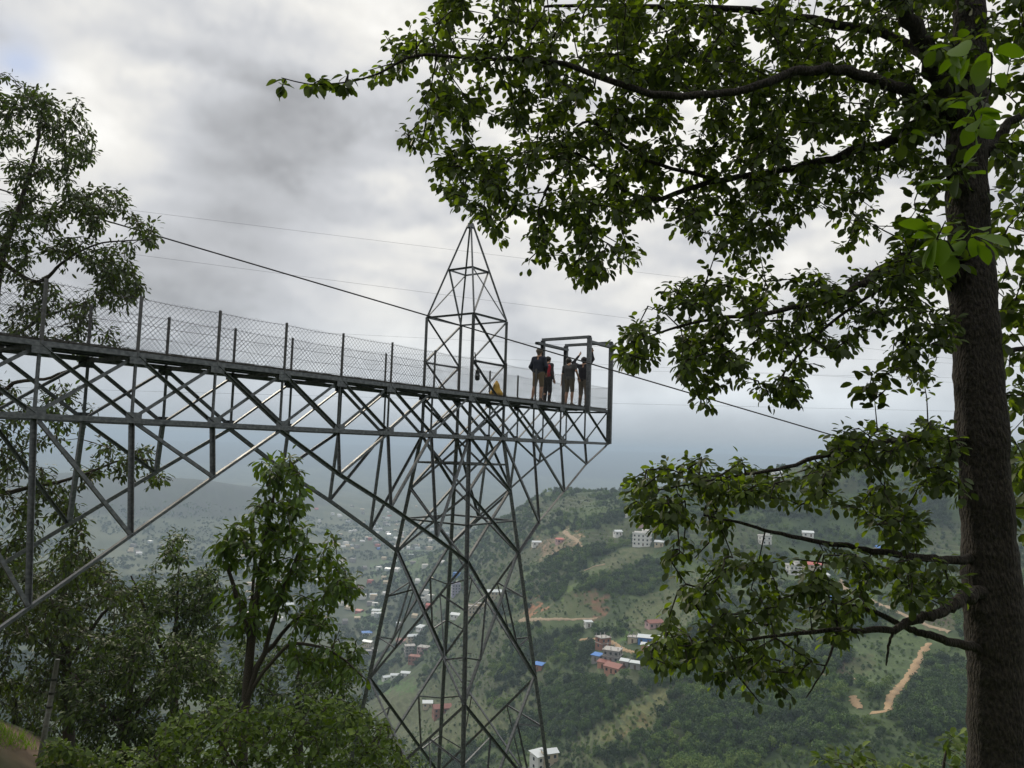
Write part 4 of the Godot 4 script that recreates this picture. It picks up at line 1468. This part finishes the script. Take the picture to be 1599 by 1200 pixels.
# ---------------------------------------------------------------- sky
func sky_image() -> Image:
	var w := 1280
	var h := 640
	var img := Image.create(w, h, false, Image.FORMAT_RGBF)
	var f1 := FastNoiseLite.new()
	f1.seed = 11
	f1.frequency = 1.5
	f1.fractal_octaves = 6
	f1.fractal_gain = 0.52
	f1.domain_warp_enabled = true
	f1.domain_warp_amplitude = 0.25
	f1.domain_warp_frequency = 1.2
	# cloud masses and breaks: direction, width, strength
	var spots := []
	for s in [[230, 120, 0.16, 0.22], [90, 200, 0.12, 0.14], [400, 225, 0.16, -0.25], [300, 320, 0.12, -0.1], [40, 20, 0.1, -0.15], [640, 270, 0.1, 0.14], [700, 60, 0.25, 0.12], [470, 640, 0.18, -0.09], [1120, 660, 0.1, 0.14], [1250, 250, 0.35, 0.3], [560, 470, 0.12, 0.06], [1000, 520, 0.14, -0.02], [200, 600, 0.2, 0.0]]:
		spots.append([ray(s[0], s[1]).normalized(), s[2], s[3]])
	var blue := ray(28, 95).normalized()
	for y in h:
		var th := (0.5 - (y + 0.5) / h) * PI
		for x in w:
			var ph := (x + 0.5) / w * TAU
			var d := Vector3(sin(ph) * cos(th), sin(th), -cos(ph) * cos(th))
			if d.y < -0.12:
				img.set_pixel(x, y, Color(0.2, 0.22, 0.23))
				continue
			var q := Vector3(d.x, max(d.y, 0.0) * 1.9 + 0.1, d.z)
			var c := f1.get_noise_3d(q.x, q.y, q.z)
			var c2 := f1.get_noise_3d(q.x * 3.1 + 5.0, q.y * 4.5, q.z * 3.1)
			var c3 := f1.get_noise_3d(q.x * 9.0 + q.y * 5.0, q.y * 12.0 + 9.0, q.z * 9.0)
			var L := (0.48 + c * 0.24 + c2 * 0.14 + c3 * 0.05) * (0.92 + 0.95 * smoothstep(0.35, 1.0, d.y))
			for s in spots:
				var e: float = (d - s[0]).length_squared() / (s[1] * s[1])
				if e < 6.0:
					L += s[2] * 0.75 * exp(-e) * (0.9 + c2 * 1.1)
			var low := smoothstep(0.22, 0.0, d.y)
			L = lerpf(L, 0.56 + c * 0.16 + c2 * 0.06, low * 0.85)
			L = lerpf(L, 0.31, smoothstep(0.085, -0.02, d.y + 0.012 * c2))
			L = clamp(L, 0.18, 1.0)
			var tint := Color(0.965, 0.985, 1.03).lerp(Color(1.0, 0.985, 0.945), smoothstep(0.42, 0.65, L))
			tint = tint.lerp(Color(0.92, 0.995, 1.06), low)
			var col := Color(L * tint.r, L * tint.g, L * tint.b)
			var be: float = (d - blue).length_squared() / 0.0007
			if be < 5.0:
				col = col.lerp(Color(0.38, 0.44, 0.58), exp(-be) * clamp(0.75 + c2 * 1.5, 0.0, 1.0))
			img.set_pixel(x, y, col)
	return img

func materials() -> void:
	M.steel = textured(Color(0.085, 0.092, 0.1), Color(0.19, 0.2, 0.212), 0.02, 1.2, 0.5, 0.45, 3)
	M.post = textured(Color(0.07, 0.07, 0.07), Color(0.13, 0.13, 0.13), 0.02, 1.2, 0.6, 0.3, 4)
	M.wire = paint(Color(0.05, 0.05, 0.05), 0.6, 0.2)
	M.deck = textured(Color(0.05, 0.047, 0.042), Color(0.11, 0.105, 0.095), 0.02, 1.5, 0.9, 0.0, 5)
	M.cable = paint(Color(0.012, 0.012, 0.013), 0.5)
	M.concrete = textured(Color(0.28, 0.28, 0.28), Color(0.45, 0.45, 0.44), 0.02, 1.0, 0.9, 0.0, 6)
	M.gusset = box_mesh(Vector3(0.3, 0.17, 0.012))
	M.plank = box_mesh(Vector3(BAY / 7.0 - 0.012, 0.035, BW - 0.1))
	M.footing = box_mesh(Vector3(0.9, 1.4, 0.9))
	var cp := CylinderMesh.new()
	cp.top_radius = 0.1
	cp.bottom_radius = 0.13
	cp.height = 0.14
	cp.radial_segments = 8
	M.cap = cp
	M.window_mesh = box_mesh(Vector3(1.2, 1.3, 0.12))
	M.sill_mesh = box_mesh(Vector3(1.5, 0.1, 0.3))
	M.door_mesh = box_mesh(Vector3(1.0, 2.1, 0.12))
	M.glass = paint(Color(0.03, 0.035, 0.04), 0.15)
	M.door = paint(Color(0.1, 0.06, 0.04), 0.6)
	var em := SphereMesh.new()
	em.radius = 0.012
	em.height = 0.024
	em.radial_segments = 8
	em.rings = 4
	M.eye_mesh = em
	M.eye = paint(Color(0.03, 0.02, 0.015), 0.2)
	M.bark = textured(Color(0.01, 0.008, 0.007), Color(0.05, 0.041, 0.032), 0.035, 2.6, 0.95, 0.0, 9)
	M.bark.heightmap_enabled = true
	M.bark.heightmap_texture = noise_tex(0.03, Color(0, 0, 0), Color(1, 1, 1), 512, 9)
	M.bark.heightmap_scale = 1.3
	M.bark.uv1_scale = Vector3(3.0, 1.1, 3.0)
	M.bark_thin = textured(Color(0.03, 0.025, 0.02), Color(0.08, 0.068, 0.055), 0.03, 4.0, 0.95, 0.0, 10)
	M.bark_far = paint(Color(0.07, 0.055, 0.045), 0.95)
	M.soil = textured(Color(0.22, 0.16, 0.1), Color(0.38, 0.3, 0.21), 0.03, 0.15, 0.95, 0.0, 12)
	M.track = textured(Color(0.26, 0.17, 0.09), Color(0.46, 0.33, 0.2), 0.03, 0.15, 0.95, 0.0, 13)
	leaf_narrow = [make_leaf(0.4, 0.35, 0.2), make_leaf(0.46, 0.2, 0.32), make_leaf(0.36, 0.5, 0.12)]
	leaf_meshes = [make_leaf(0.6, 0.3, 0.16), make_leaf(0.66, 0.2, 0.28), make_leaf(0.54, 0.42, 0.08)]

func region(a: Array, d: float, dd: float, n: int, k: int, r: float, size: float, more := {}) -> Dictionary:
	var g := {"poly": poly(a), "d": d, "dd": dd, "n": n, "k": k, "r": r, "size": size}
	g.merge(more)
	return g

func build_big_tree() -> void:
	var look := {"bark": M.bark, "twig": 0.0062, "twig_step": 0.12, "reach": 1.0, "droop": 0.55, "singles": 290, "meshes": leaf_meshes, "bright": leaf_material(Color(0.07, 0.115, 0.014), Color(0.42, 0.55, 0.05)),
		"leaves": [leaf_material(Color(0.044, 0.062, 0.02), Color(0.34, 0.41, 0.1)), leaf_material(Color(0.036, 0.052, 0.018), Color(0.26, 0.32, 0.09)), leaf_material(Color(0.064, 0.092, 0.022), Color(0.5, 0.6, 0.1)), leaf_material(Color(0.034, 0.048, 0.018), Color(0.24, 0.3, 0.1))]}
	var limbs := [["trunk", [1580, 1345, 5.0, 0.27, 1568, 1230, 5.0, 0.2, 1558, 1050, 5.0, 0.178, 1550, 900, 5.0, 0.168, 1540, 720, 5.0, 0.155, 1525, 520, 5.05, 0.138, 1514, 340, 5.1, 0.13, 1511, 180, 5.1, 0.12, 1513, 60, 5.1, 0.1, 1518, -120, 5.15, 0.085, 1530, -400, 5.2, 0.06]],
		["limb", [1505, 190, 5.08, 0.07, 1478, 150, 5.05, 0.062, 1445, 80, 4.95, 0.055, 1405, 5, 4.85, 0.05, 1340, -90, 4.7, 0.04, 1250, -200, 4.5, 0.025]],
		["limb", [1505, 190, 5.08, 0.06, 1440, 152, 5.0, 0.044, 1350, 121, 4.85, 0.037, 1290, 107, 4.75, 0.033, 1230, 117, 4.7, 0.029, 1150, 142, 4.65, 0.024, 1020, 148, 4.6, 0.022, 880, 100, 4.6, 0.016, 760, 92, 4.6, 0.012, 650, 88, 4.55, 0.009, 580, 120, 4.55, 0.006, 500, 132, 4.5, 0.004, 440, 122, 4.5, 0.003]],
		["limb", [1500, 160, 5.1, 0.05, 1400, 60, 5.5, 0.038, 1200, 20, 5.7, 0.028, 1000, 10, 5.8, 0.018, 850, 10, 5.8, 0.01]],
		["limb", [1508, 150, 5.1, 0.06, 1460, 180, 5.2, 0.045, 1400, 214, 5.25, 0.038, 1330, 240, 5.3, 0.032, 1240, 262, 5.3, 0.026, 1110, 285, 5.2, 0.02, 1000, 310, 5.1, 0.014, 900, 240, 5.0, 0.01, 850, 300, 5.0, 0.008]],
		["limb", [1130, 283, 5.2, 0.016, 1010, 250, 5.0, 0.012, 920, 190, 4.9, 0.01, 880, 240, 4.9, 0.008, 840, 330, 4.9, 0.006]],
		["limb", [1512, 390, 5.1, 0.05, 1465, 400, 5.0, 0.04, 1415, 405, 4.9, 0.034, 1380, 420, 4.85, 0.028, 1340, 446, 4.8, 0.024, 1290, 470, 4.75, 0.02, 1190, 490, 4.7, 0.014, 1080, 505, 4.7, 0.009, 990, 535, 4.7, 0.005]],
		["limb", [1420, 430, 4.95, 0.014, 1370, 455, 4.9, 0.011, 1280, 520, 4.8, 0.009, 1220, 590, 4.75, 0.006]],
		["limb", [1525, 690, 5.0, 0.03, 1443, 684, 4.85, 0.022, 1377, 692, 4.75, 0.018, 1314, 704, 4.7, 0.015, 1252, 722, 4.65, 0.012, 1200, 737, 4.6, 0.01, 1127, 747, 4.6, 0.007, 1030, 765, 4.6, 0.004]],
		["limb", [1535, 875, 5.0, 0.035, 1480, 874, 4.85, 0.026, 1410, 868, 4.75, 0.021, 1340, 855, 4.7, 0.017, 1250, 842, 4.6, 0.013, 1170, 820, 4.5, 0.009, 1100, 805, 4.5, 0.005]],
		["limb", [1540, 920, 4.95, 0.045, 1500, 938, 4.8, 0.034, 1470, 956, 4.7, 0.028, 1430, 968, 4.65, 0.025, 1385, 984, 4.6, 0.02, 1290, 985, 4.55, 0.013, 1150, 1001, 4.5, 0.007, 1060, 1010, 4.5, 0.004]],
		["limb", [1540, 1015, 4.95, 0.034, 1490, 1003, 4.85, 0.026, 1440, 988, 4.8, 0.022, 1400, 972, 4.8, 0.017, 1350, 950, 4.8, 0.012, 1290, 940, 4.85, 0.007]],
		["limb", [1395, 985, 4.6, 0.009, 1388, 1015, 4.58, 0.007, 1385, 1040, 4.58, 0.004]],
		["limb", [1310, 986, 4.55, 0.009, 1290, 1040, 4.5, 0.006, 1260, 1090, 4.5, 0.004]],
		["limb", [1540, 240, 5.1, 0.04, 1580, 190, 5.3, 0.03, 1640, 150, 5.5, 0.02]],
		["limb", [1540, 560, 5.05, 0.025, 1590, 545, 5.2, 0.018, 1660, 540, 5.3, 0.01]]]
	var R := [
		region([565, 70, 600, 55, 660, 45, 690, 0, 700, -90, 1000, -90, 1000, 120, 960, 300, 1010, 390, 985, 410, 940, 430, 900, 445, 880, 405, 800, 412, 780, 380, 750, 340, 690, 305, 680, 260, 700, 240, 640, 240, 625, 215, 655, 190, 640, 150, 600, 130, 570, 110], 5.1, 0.65, 820, 11, 0.13, 0.058, {"gap": -0.14}),
		region([1000, -90, 1660, -90, 1660, 60, 1560, 80, 1490, 120, 1470, 300, 1420, 290, 1370, 330, 1345, 385, 1315, 395, 1300, 310, 1230, 345, 1245, 385, 1200, 380, 1160, 430, 1120, 400, 1060, 355, 960, 330, 940, 200], 5.45, 0.75, 1300, 11, 0.13, 0.062, {"gap": -0.2}),
		region([820, 20, 1300, 20, 1330, 260, 1180, 340, 1000, 330, 880, 240], 5.7, 0.7, 320, 10, 0.14, 0.068),
		region([435, 115, 555, 112, 550, 150, 515, 160, 470, 140, 438, 142], 4.5, 0.06, 10, 6, 0.06, 0.08, {"gap": -1.0}),
		region([960, 530, 1000, 490, 1050, 440, 1120, 430, 1200, 440, 1280, 420, 1360, 425, 1420, 400, 1485, 430, 1490, 560, 1440, 600, 1400, 570, 1310, 560, 1280, 540, 1250, 640, 1215, 640, 1180, 600, 1120, 610, 1100, 660, 1085, 600, 1000, 575, 970, 570], 4.9, 0.5, 450, 11, 0.12, 0.058, {"gap": -0.12}),
		region([1320, 580, 1360, 575, 1410, 600, 1400, 625, 1330, 625], 4.8, 0.2, 8, 7, 0.1, 0.09, {"gap": -1}),
		region([970, 770, 1000, 730, 1080, 712, 1150, 708, 1200, 740, 1250, 738, 1320, 665, 1400, 672, 1480, 650, 1500, 700, 1500, 800, 1420, 850, 1330, 800, 1200, 795, 1150, 780, 1120, 850, 1080, 885, 1040, 875, 1030, 830, 980, 790], 4.8, 0.5, 350, 11, 0.13, 0.058, {"gap": -0.12}),
		region([1090, 900, 1150, 855, 1200, 880, 1300, 855, 1400, 875, 1480, 855, 1500, 930, 1400, 955, 1350, 950, 1320, 1000, 1270, 1050, 1230, 1100, 1170, 1100, 1100, 1050, 1030, 1060, 1010, 1010, 1050, 960, 1060, 920], 4.75, 0.5, 300, 11, 0.13, 0.058, {"gap": -0.1}),
		region([1545, 40, 1660, 40, 1660, 860, 1590, 840, 1560, 600, 1548, 300], 5.4, 0.5, 190, 9, 0.12, 0.09),
		region([1380, 60, 1500, 60, 1500, 480, 1420, 470, 1400, 380, 1420, 300], 4.9, 0.35, 60, 8, 0.12, 0.1, {"gap": -0.05}),
		region([1480, 40, 1570, 40, 1575, 260, 1490, 300], 3.8, 0.3, 8, 5, 0.09, 0.145, {"gap": -1}),
		region([1440, 340, 1550, 340, 1550, 440, 1450, 420], 3.6, 0.2, 6, 5, 0.08, 0.14, {"gap": -1})]
	tree("broadleaf_tree", "large dark broadleaf tree with thick rough trunk and leafy boughs over the view", "tree", limbs, R, look)

func build_near_trees() -> void:
	var back := {"bark": M.bark_thin, "twig": 0.012, "twig_step": 0.4, "reach": 3.0, "droop": 0.5, "singles": 220, "meshes": leaf_narrow,
		"leaves": [leaf_material(Color(0.034, 0.05, 0.024), Color(0.25, 0.3, 0.1)), leaf_material(Color(0.05, 0.072, 0.028), Color(0.3, 0.38, 0.1)), leaf_material(Color(0.026, 0.038, 0.02), Color(0.2, 0.22, 0.08))]}
	# the tall tree behind the shore end of the bridge
	tree("tall_tree", "tall open-crowned tree rising behind the shore end of the bridge", "tree",
		[["trunk", [-60, 1240, 18.5, 0.22, -45, 900, 18.5, 0.17, -30, 640, 18.5, 0.13, 0, 420, 18.5, 0.09, 28, 330, 18.5, 0.06, 58, 230, 18.6, 0.035, 66, 160, 18.6, 0.012]],
			["limb", [5, 410, 18.5, 0.06, 60, 440, 18.2, 0.045, 105, 405, 18.0, 0.03, 160, 380, 17.8, 0.02, 230, 375, 17.6, 0.012]],
			["limb", [-30, 640, 18.5, 0.06, 20, 600, 18.2, 0.05, 80, 590, 18.0, 0.035, 150, 560, 17.9, 0.02]],
			["limb", [-35, 780, 18.5, 0.06, 30, 765, 18.2, 0.05, 120, 745, 18.0, 0.035, 190, 720, 17.8, 0.02, 250, 720, 17.6, 0.012]],
			["limb", [0, 420, 18.5, 0.05, -30, 300, 19.2, 0.04, -20, 200, 19.3, 0.02]],
			["limb", [-20, 560, 18.5, 0.05, 60, 500, 19.0, 0.035, 150, 470, 19.3, 0.02]]],
		[region([-60, 120, 10, 110, 60, 135, 125, 150, 140, 200, 150, 240, 110, 275, 100, 330, 60, 340, -60, 330], 18.6, 1.2, 480, 10, 0.36, 0.145, {"gap": -0.16}),
			region([-60, 330, 60, 330, 130, 285, 195, 300, 200, 335, 240, 345, 250, 385, 205, 400, 235, 455, 205, 480, 150, 475, 80, 400, 20, 430, -60, 430], 18.2, 1.2, 560, 10, 0.36, 0.145, {"gap": -0.16}),
			region([-60, 430, 60, 430, 150, 470, 180, 530, 200, 545, 120, 550, 60, 520, -60, 560], 18.2, 1.0, 270, 10, 0.36, 0.14, {"gap": -0.1}),
			region([-60, 570, 30, 600, 100, 600, 160, 640, 100, 680, 200, 700, 240, 700, 270, 760, 225, 765, 150, 740, 120, 790, 150, 850, 190, 900, 180, 1000, -60, 1000], 18.2, 1.2, 720, 10, 0.4, 0.15, {"gap": -0.14})], back)
	var young := {"bark": M.bark_thin, "twig": 0.007, "twig_step": 0.2, "reach": 1.5, "droop": 0.75, "singles": 280, "meshes": leaf_narrow,
		"leaves": [leaf_material(Color(0.052, 0.092, 0.024), Color(0.26, 0.32, 0.05)), leaf_material(Color(0.036, 0.062, 0.018), Color(0.35, 0.45, 0.08)), leaf_material(Color(0.075, 0.125, 0.026), Color(0.3, 0.38, 0.06)), leaf_material(Color(0.024, 0.042, 0.014), Color(0.3, 0.36, 0.08))]}
	tree("young_tree", "slender young tree with big drooping leaves standing before the bridge haunch", "tree",
		[["trunk", [372, 1290, 9.0, 0.075, 384, 1100, 9.0, 0.05, 396, 980, 9.0, 0.038, 408, 880, 9.0, 0.028, 425, 790, 9.0, 0.018, 438, 715, 9.0, 0.01]],
			["limb", [384, 1100, 9.0, 0.032, 425, 980, 8.9, 0.025, 450, 900, 8.8, 0.018, 480, 840, 8.7, 0.012]],
			["limb", [380, 1130, 9.0, 0.03, 388, 1000, 9.15, 0.022, 398, 880, 9.2, 0.015, 395, 820, 9.2, 0.008]],
			["limb", [392, 1000, 9.0, 0.03, 360, 900, 9.1, 0.022, 350, 840, 9.1, 0.012]],
			["limb", [388, 1060, 9.0, 0.03, 450, 980, 9.2, 0.022, 520, 930, 9.3, 0.014, 560, 915, 9.3, 0.008]],
			["limb", [386, 1090, 9.0, 0.025, 450, 1010, 8.8, 0.018, 520, 1020, 8.7, 0.012, 570, 1060, 8.7, 0.007]]],
		[region([400, 712, 432, 700, 462, 712, 480, 770, 450, 830, 500, 805, 522, 830, 530, 880, 470, 900, 420, 870, 345, 880, 335, 850, 352, 822, 395, 812, 402, 760], 8.95, 0.4, 150, 10, 0.17, 0.115, {"gap": -0.4}),
			region([345, 880, 420, 870, 470, 900, 530, 880, 565, 912, 540, 960, 480, 990, 400, 1000, 335, 980], 9.0, 0.5, 135, 10, 0.18, 0.11, {"gap": -0.2}),
			region([400, 1000, 480, 990, 545, 965, 560, 1010, 590, 1075, 540, 1085, 470, 1040], 8.9, 0.4, 55, 9, 0.16, 0.105, {"gap": -0.1})], young)
	# the thicket on the left bank, tree by tree
	var mid := {"bark": M.bark_thin, "twig": 0.01, "twig_step": 0.4, "reach": 3.0, "droop": 0.5, "singles": 80, "meshes": leaf_narrow,
		"leaves": [leaf_material(Color(0.042, 0.066, 0.02), Color(0.18, 0.24, 0.06)), leaf_material(Color(0.066, 0.1, 0.026), Color(0.26, 0.34, 0.08)), leaf_material(Color(0.026, 0.042, 0.017), Color(0.12, 0.15, 0.05))]}
	tree("bank_tree", "pale bushy-topped tree between the tall tree and the young tree", "tree",
		[["trunk", [270, 1260, 26, 0.2, 272, 1080, 26, 0.12, 276, 960, 26, 0.06, 280, 880, 26, 0.015]], ["limb", [272, 1060, 26, 0.08, 230, 960, 25.6, 0.05, 205, 900, 25.4, 0.02]], ["limb", [273, 1040, 26, 0.08, 310, 950, 26.3, 0.05, 325, 900, 26.5, 0.02]]],
		[region([262, 835, 290, 832, 300, 870, 340, 880, 350, 960, 330, 1060, 215, 1060, 205, 960, 225, 880, 255, 875], 26, 1.6, 620, 10, 0.5, 0.18, {"gap": -0.25})], mid)
	tree("bank_tree", "dark spreading tree under the haunch behind the grey pole", "tree",
		[["trunk", [110, 1240, 24, 0.2, 105, 1060, 24, 0.15, 100, 960, 24, 0.1, 100, 880, 24, 0.05]], ["limb", [105, 1050, 24, 0.08, 60, 980, 23.6, 0.05, 20, 940, 23.4, 0.02]], ["limb", [104, 1040, 24, 0.08, 160, 960, 24.4, 0.05, 200, 930, 24.6, 0.02]]],
		[region([-60, 880, 40, 860, 100, 850, 170, 880, 215, 930, 215, 1060, 120, 1110, 40, 1080, -60, 1080], 23.5, 1.6, 900, 10, 0.5, 0.18, {"gap": -0.35})], back)
	tree("bank_tree", "feathery grey green tree low down behind the young tree", "tree",
		[["trunk", [470, 1290, 32, 0.2, 468, 1180, 32, 0.15, 466, 1080, 32, 0.09, 470, 1020, 32, 0.04]], ["limb", [468, 1150, 32, 0.08, 520, 1080, 31.6, 0.05, 545, 1040, 31.4, 0.02]], ["limb", [468, 1150, 32, 0.08, 420, 1080, 31.6, 0.05, 380, 1050, 31.4, 0.02]]],
		[region([340, 1010, 420, 985, 500, 1020, 560, 1030, 575, 1110, 540, 1160, 340, 1160, 320, 1060], 32, 2.0, 640, 10, 0.65, 0.22, {"gap": -0.3})], mid)
	tree("bank_tree", "leafy tree filling the gap below the bushy-topped tree", "tree",
		[["trunk", [190, 1300, 20, 0.18, 195, 1160, 20, 0.12, 205, 1060, 20, 0.07, 210, 1000, 20, 0.03]], ["limb", [196, 1140, 20, 0.06, 260, 1060, 19.6, 0.04, 300, 1030, 19.4, 0.02]], ["limb", [196, 1140, 20, 0.06, 140, 1080, 20.4, 0.04, 110, 1050, 20.6, 0.02]]],
		[region([100, 1060, 160, 1000, 220, 960, 290, 990, 350, 1020, 360, 1120, 300, 1180, 220, 1200, 130, 1190, 95, 1120], 20, 1.5, 900, 10, 0.38, 0.15, {"gap": -0.4})], mid)
	tree("bank_tree", "low dark tree behind the dirt corner at the foot of the haunch", "tree",
		[["trunk", [20, 1270, 27, 0.18, 22, 1150, 27, 0.12, 25, 1080, 27, 0.05]], ["limb", [22, 1160, 27, 0.06, -30, 1100, 26.6, 0.03]], ["limb", [22, 1160, 27, 0.06, 70, 1110, 27.4, 0.03]]],
		[region([-60, 1060, 60, 1050, 120, 1090, 120, 1160, 60, 1165, -60, 1165], 27, 1.5, 330, 10, 0.5, 0.18, {"gap": -0.5})], back)
	tree("bank_tree", "grey green tree far down the bank left of the tower foot", "tree",
		[["trunk", [600, 1330, 45, 0.25, 598, 1240, 45, 0.18, 590, 1170, 45, 0.1]], ["limb", [598, 1230, 45, 0.08, 560, 1160, 44.6, 0.04]], ["limb", [598, 1230, 45, 0.08, 640, 1180, 44.6, 0.04]]],
		[region([500, 1130, 580, 1120, 640, 1165, 690, 1200, 690, 1260, 500, 1260], 45, 2.5, 300, 10, 0.9, 0.28, {"gap": -0.4})], mid)
	# bushes right in front
	var bush := {"bark": M.bark_thin, "twig": 0.005, "twig_step": 0.15, "reach": 1.0, "droop": 0.2, "singles": 260, "meshes": leaf_meshes,
		"leaves": [leaf_material(Color(0.075, 0.115, 0.022), Color(0.26, 0.32, 0.05)), leaf_material(Color(0.05, 0.08, 0.02), Color(0.4, 0.5, 0.1)), leaf_material(Color(0.1, 0.145, 0.024), Color(0.3, 0.38, 0.06)), leaf_material(Color(0.034, 0.054, 0.018), Color(0.3, 0.38, 0.1))]}
	tree("shrub", "yellow green small-leaved shrub at the foot of the young tree", "shrub",
		[["stem", [450, 1380, 7.6, 0.04, 455, 1260, 7.6, 0.03, 460, 1160, 7.6, 0.015]], ["stem", [450, 1340, 7.6, 0.03, 380, 1220, 7.5, 0.02, 330, 1140, 7.4, 0.008]], ["stem", [450, 1340, 7.6, 0.03, 540, 1220, 7.7, 0.02, 590, 1150, 7.8, 0.008]], ["stem", [450, 1360, 7.6, 0.03, 300, 1260, 7.4, 0.02, 240, 1180, 7.3, 0.008]]],
		[region([215, 1165, 290, 1105, 340, 1085, 400, 1110, 470, 1082, 560, 1092, 610, 1135, 650, 1200, 650, 1300, 200, 1300], 7.6, 0.6, 900, 10, 0.085, 0.06, {"gap": -0.45})], bush)
	tree("shrub", "bright green leafy shrub at the edge of the dirt corner", "shrub",
		[["stem", [120, 1330, 15.5, 0.04, 118, 1250, 15.5, 0.03, 110, 1180, 15.5, 0.012]], ["stem", [120, 1310, 15.5, 0.03, 170, 1230, 15.4, 0.012]]],
		[region([62, 1170, 85, 1150, 110, 1165, 150, 1175, 215, 1170, 235, 1230, 80, 1290], 15.5, 0.6, 200, 9, 0.18, 0.13, {"gap": -0.4})], bush)
	tree("shrub", "sunny yellow green shrub tip beside the foot of the big trunk", "shrub",
		[["stem", [1400, 1380, 6.6, 0.03, 1390, 1280, 6.6, 0.02, 1330, 1195, 6.5, 0.008]], ["stem", [1400, 1350, 6.6, 0.03, 1460, 1250, 6.6, 0.02, 1480, 1170, 6.6, 0.008]]],
		[region([1230, 1205, 1300, 1170, 1350, 1165, 1380, 1190, 1440, 1175, 1480, 1140, 1512, 1150, 1520, 1300, 1230, 1300], 6.6, 0.4, 95, 7, 0.09, 0.085, {"gap": -0.35})], bush)
	# grass on the left bank
	var st := begin(false)
	for k in 5200:
		var d := rng.randf_range(17.0, 24.0)
		var x := rng.randf_range(-0.72, -0.4) * d
		var p := Vector3(x, height(x, -d), -d)
		var n := Vector3(rng.randfn(0, 0.12), rng.randf_range(0.12, 0.4), rng.randfn(0, 0.12))
		if pix(p).x < 62 and pix(p).y > 1172:
			continue
		var s := Vector3(rng.randfn(0, 1), 0, rng.randfn(0, 1)).normalized() * 0.014
		for q in [p - s, p + n, p + s]:
			st.add_vertex(q)
	tag(put("bank_grass", done(st), leaf_material(Color(0.09, 0.13, 0.03), Color(0.45, 0.6, 0.1))), "bright green grass on the left bank beside the dirt", "grass", "", "stuff")

func _ready() -> void:
	rng.seed = 2024
	# camera
	var cam := Camera3D.new()
	cam.name = "camera"
	cam.fov = 53.13
	cam.near = 0.05
	cam.far = 30000.0
	cam.rotation = Vector3(PITCH, 0, ROLL)
	add_child(cam)
	cam.current = true
	# sky, haze, exposure
	var env := Environment.new()
	env.background_mode = Environment.BG_SKY
	var sky := Sky.new()
	var sm := PanoramaSkyMaterial.new()
	sm.panorama = ImageTexture.create_from_image(sky_image())
	sky.sky_material = sm
	env.sky = sky
	env.tonemap_mode = Environment.TONE_MAPPER_LINEAR
	env.tonemap_exposure = 1.45
	env.fog_enabled = true
	env.fog_density = 0.00026
	env.fog_light_color = Color(0.82, 0.91, 1.0)
	env.sdfgi_enabled = true
	env.ssao_enabled = true
	env.ssil_enabled = true
	var we := WorldEnvironment.new()
	we.name = "world_environment"
	we.environment = env
	add_child(we)
	# the veiled sun, ahead of us on the left
	var sun := DirectionalLight3D.new()
	sun.name = "sun"
	sun.light_energy = 0.5
	sun.light_color = Color(1.0, 0.95, 0.86)
	sun.light_angular_distance = 12.0
	sun.shadow_enabled = true
	add_child(sun)
	sun.look_at_from_position(ray(150, -120) * 50.0, Vector3.ZERO)
	n1.seed = 5
	n1.frequency = 0.006
	n1.fractal_octaves = 4
	n2.seed = 6
	n2.frequency = 0.009
	n2.fractal_octaves = 3
	n3.seed = 7
	n3.frequency = 0.045
	n3.fractal_octaves = 3
	materials()
	build_terrain()
	road([1452, 1005, 1440, 1022, 1425, 1050, 1405, 1075, 1390, 1090, 1388, 1112, 1345, 1116], 4.2, "ochre dirt track winding down the slope beside the big trunk", M.track)
	road([1332, 1088, 1338, 1100, 1348, 1113], 4.5, "short ochre spur at the lower end of the winding track", M.track)
	road([1312, 905, 1325, 925, 1360, 938, 1400, 955, 1450, 978, 1500, 992], 4.0, "pale dirt road crossing the slope behind the leaves", M.soil)
	road([1270, 1052, 1310, 1058, 1352, 1064], 2.6, "narrow pale path under the brown field", M.soil)
	road([810, 969, 850, 968, 900, 968, 945, 966], 3.4, "pale level road under the brown terraces", M.soil)
	road([890, 826, 880, 830, 890, 838, 902, 845, 904, 853, 914, 855], 4.2, "pale hairpin road above the bare building site", M.soil)
	road([905, 1000, 940, 998, 960, 1006, 975, 1016, 1000, 1022, 1040, 1032], 3.0, "tan village road beside the concrete house", M.track)
	road([905, 895, 930, 885, 955, 880], 2.2, "faint path across the terraced field", M.soil)
	build_houses()
	build_bridge()
	build_tower()
	scatter_woods()
	build_near_trees()
	build_big_tree()
	build_people()
	build_small()
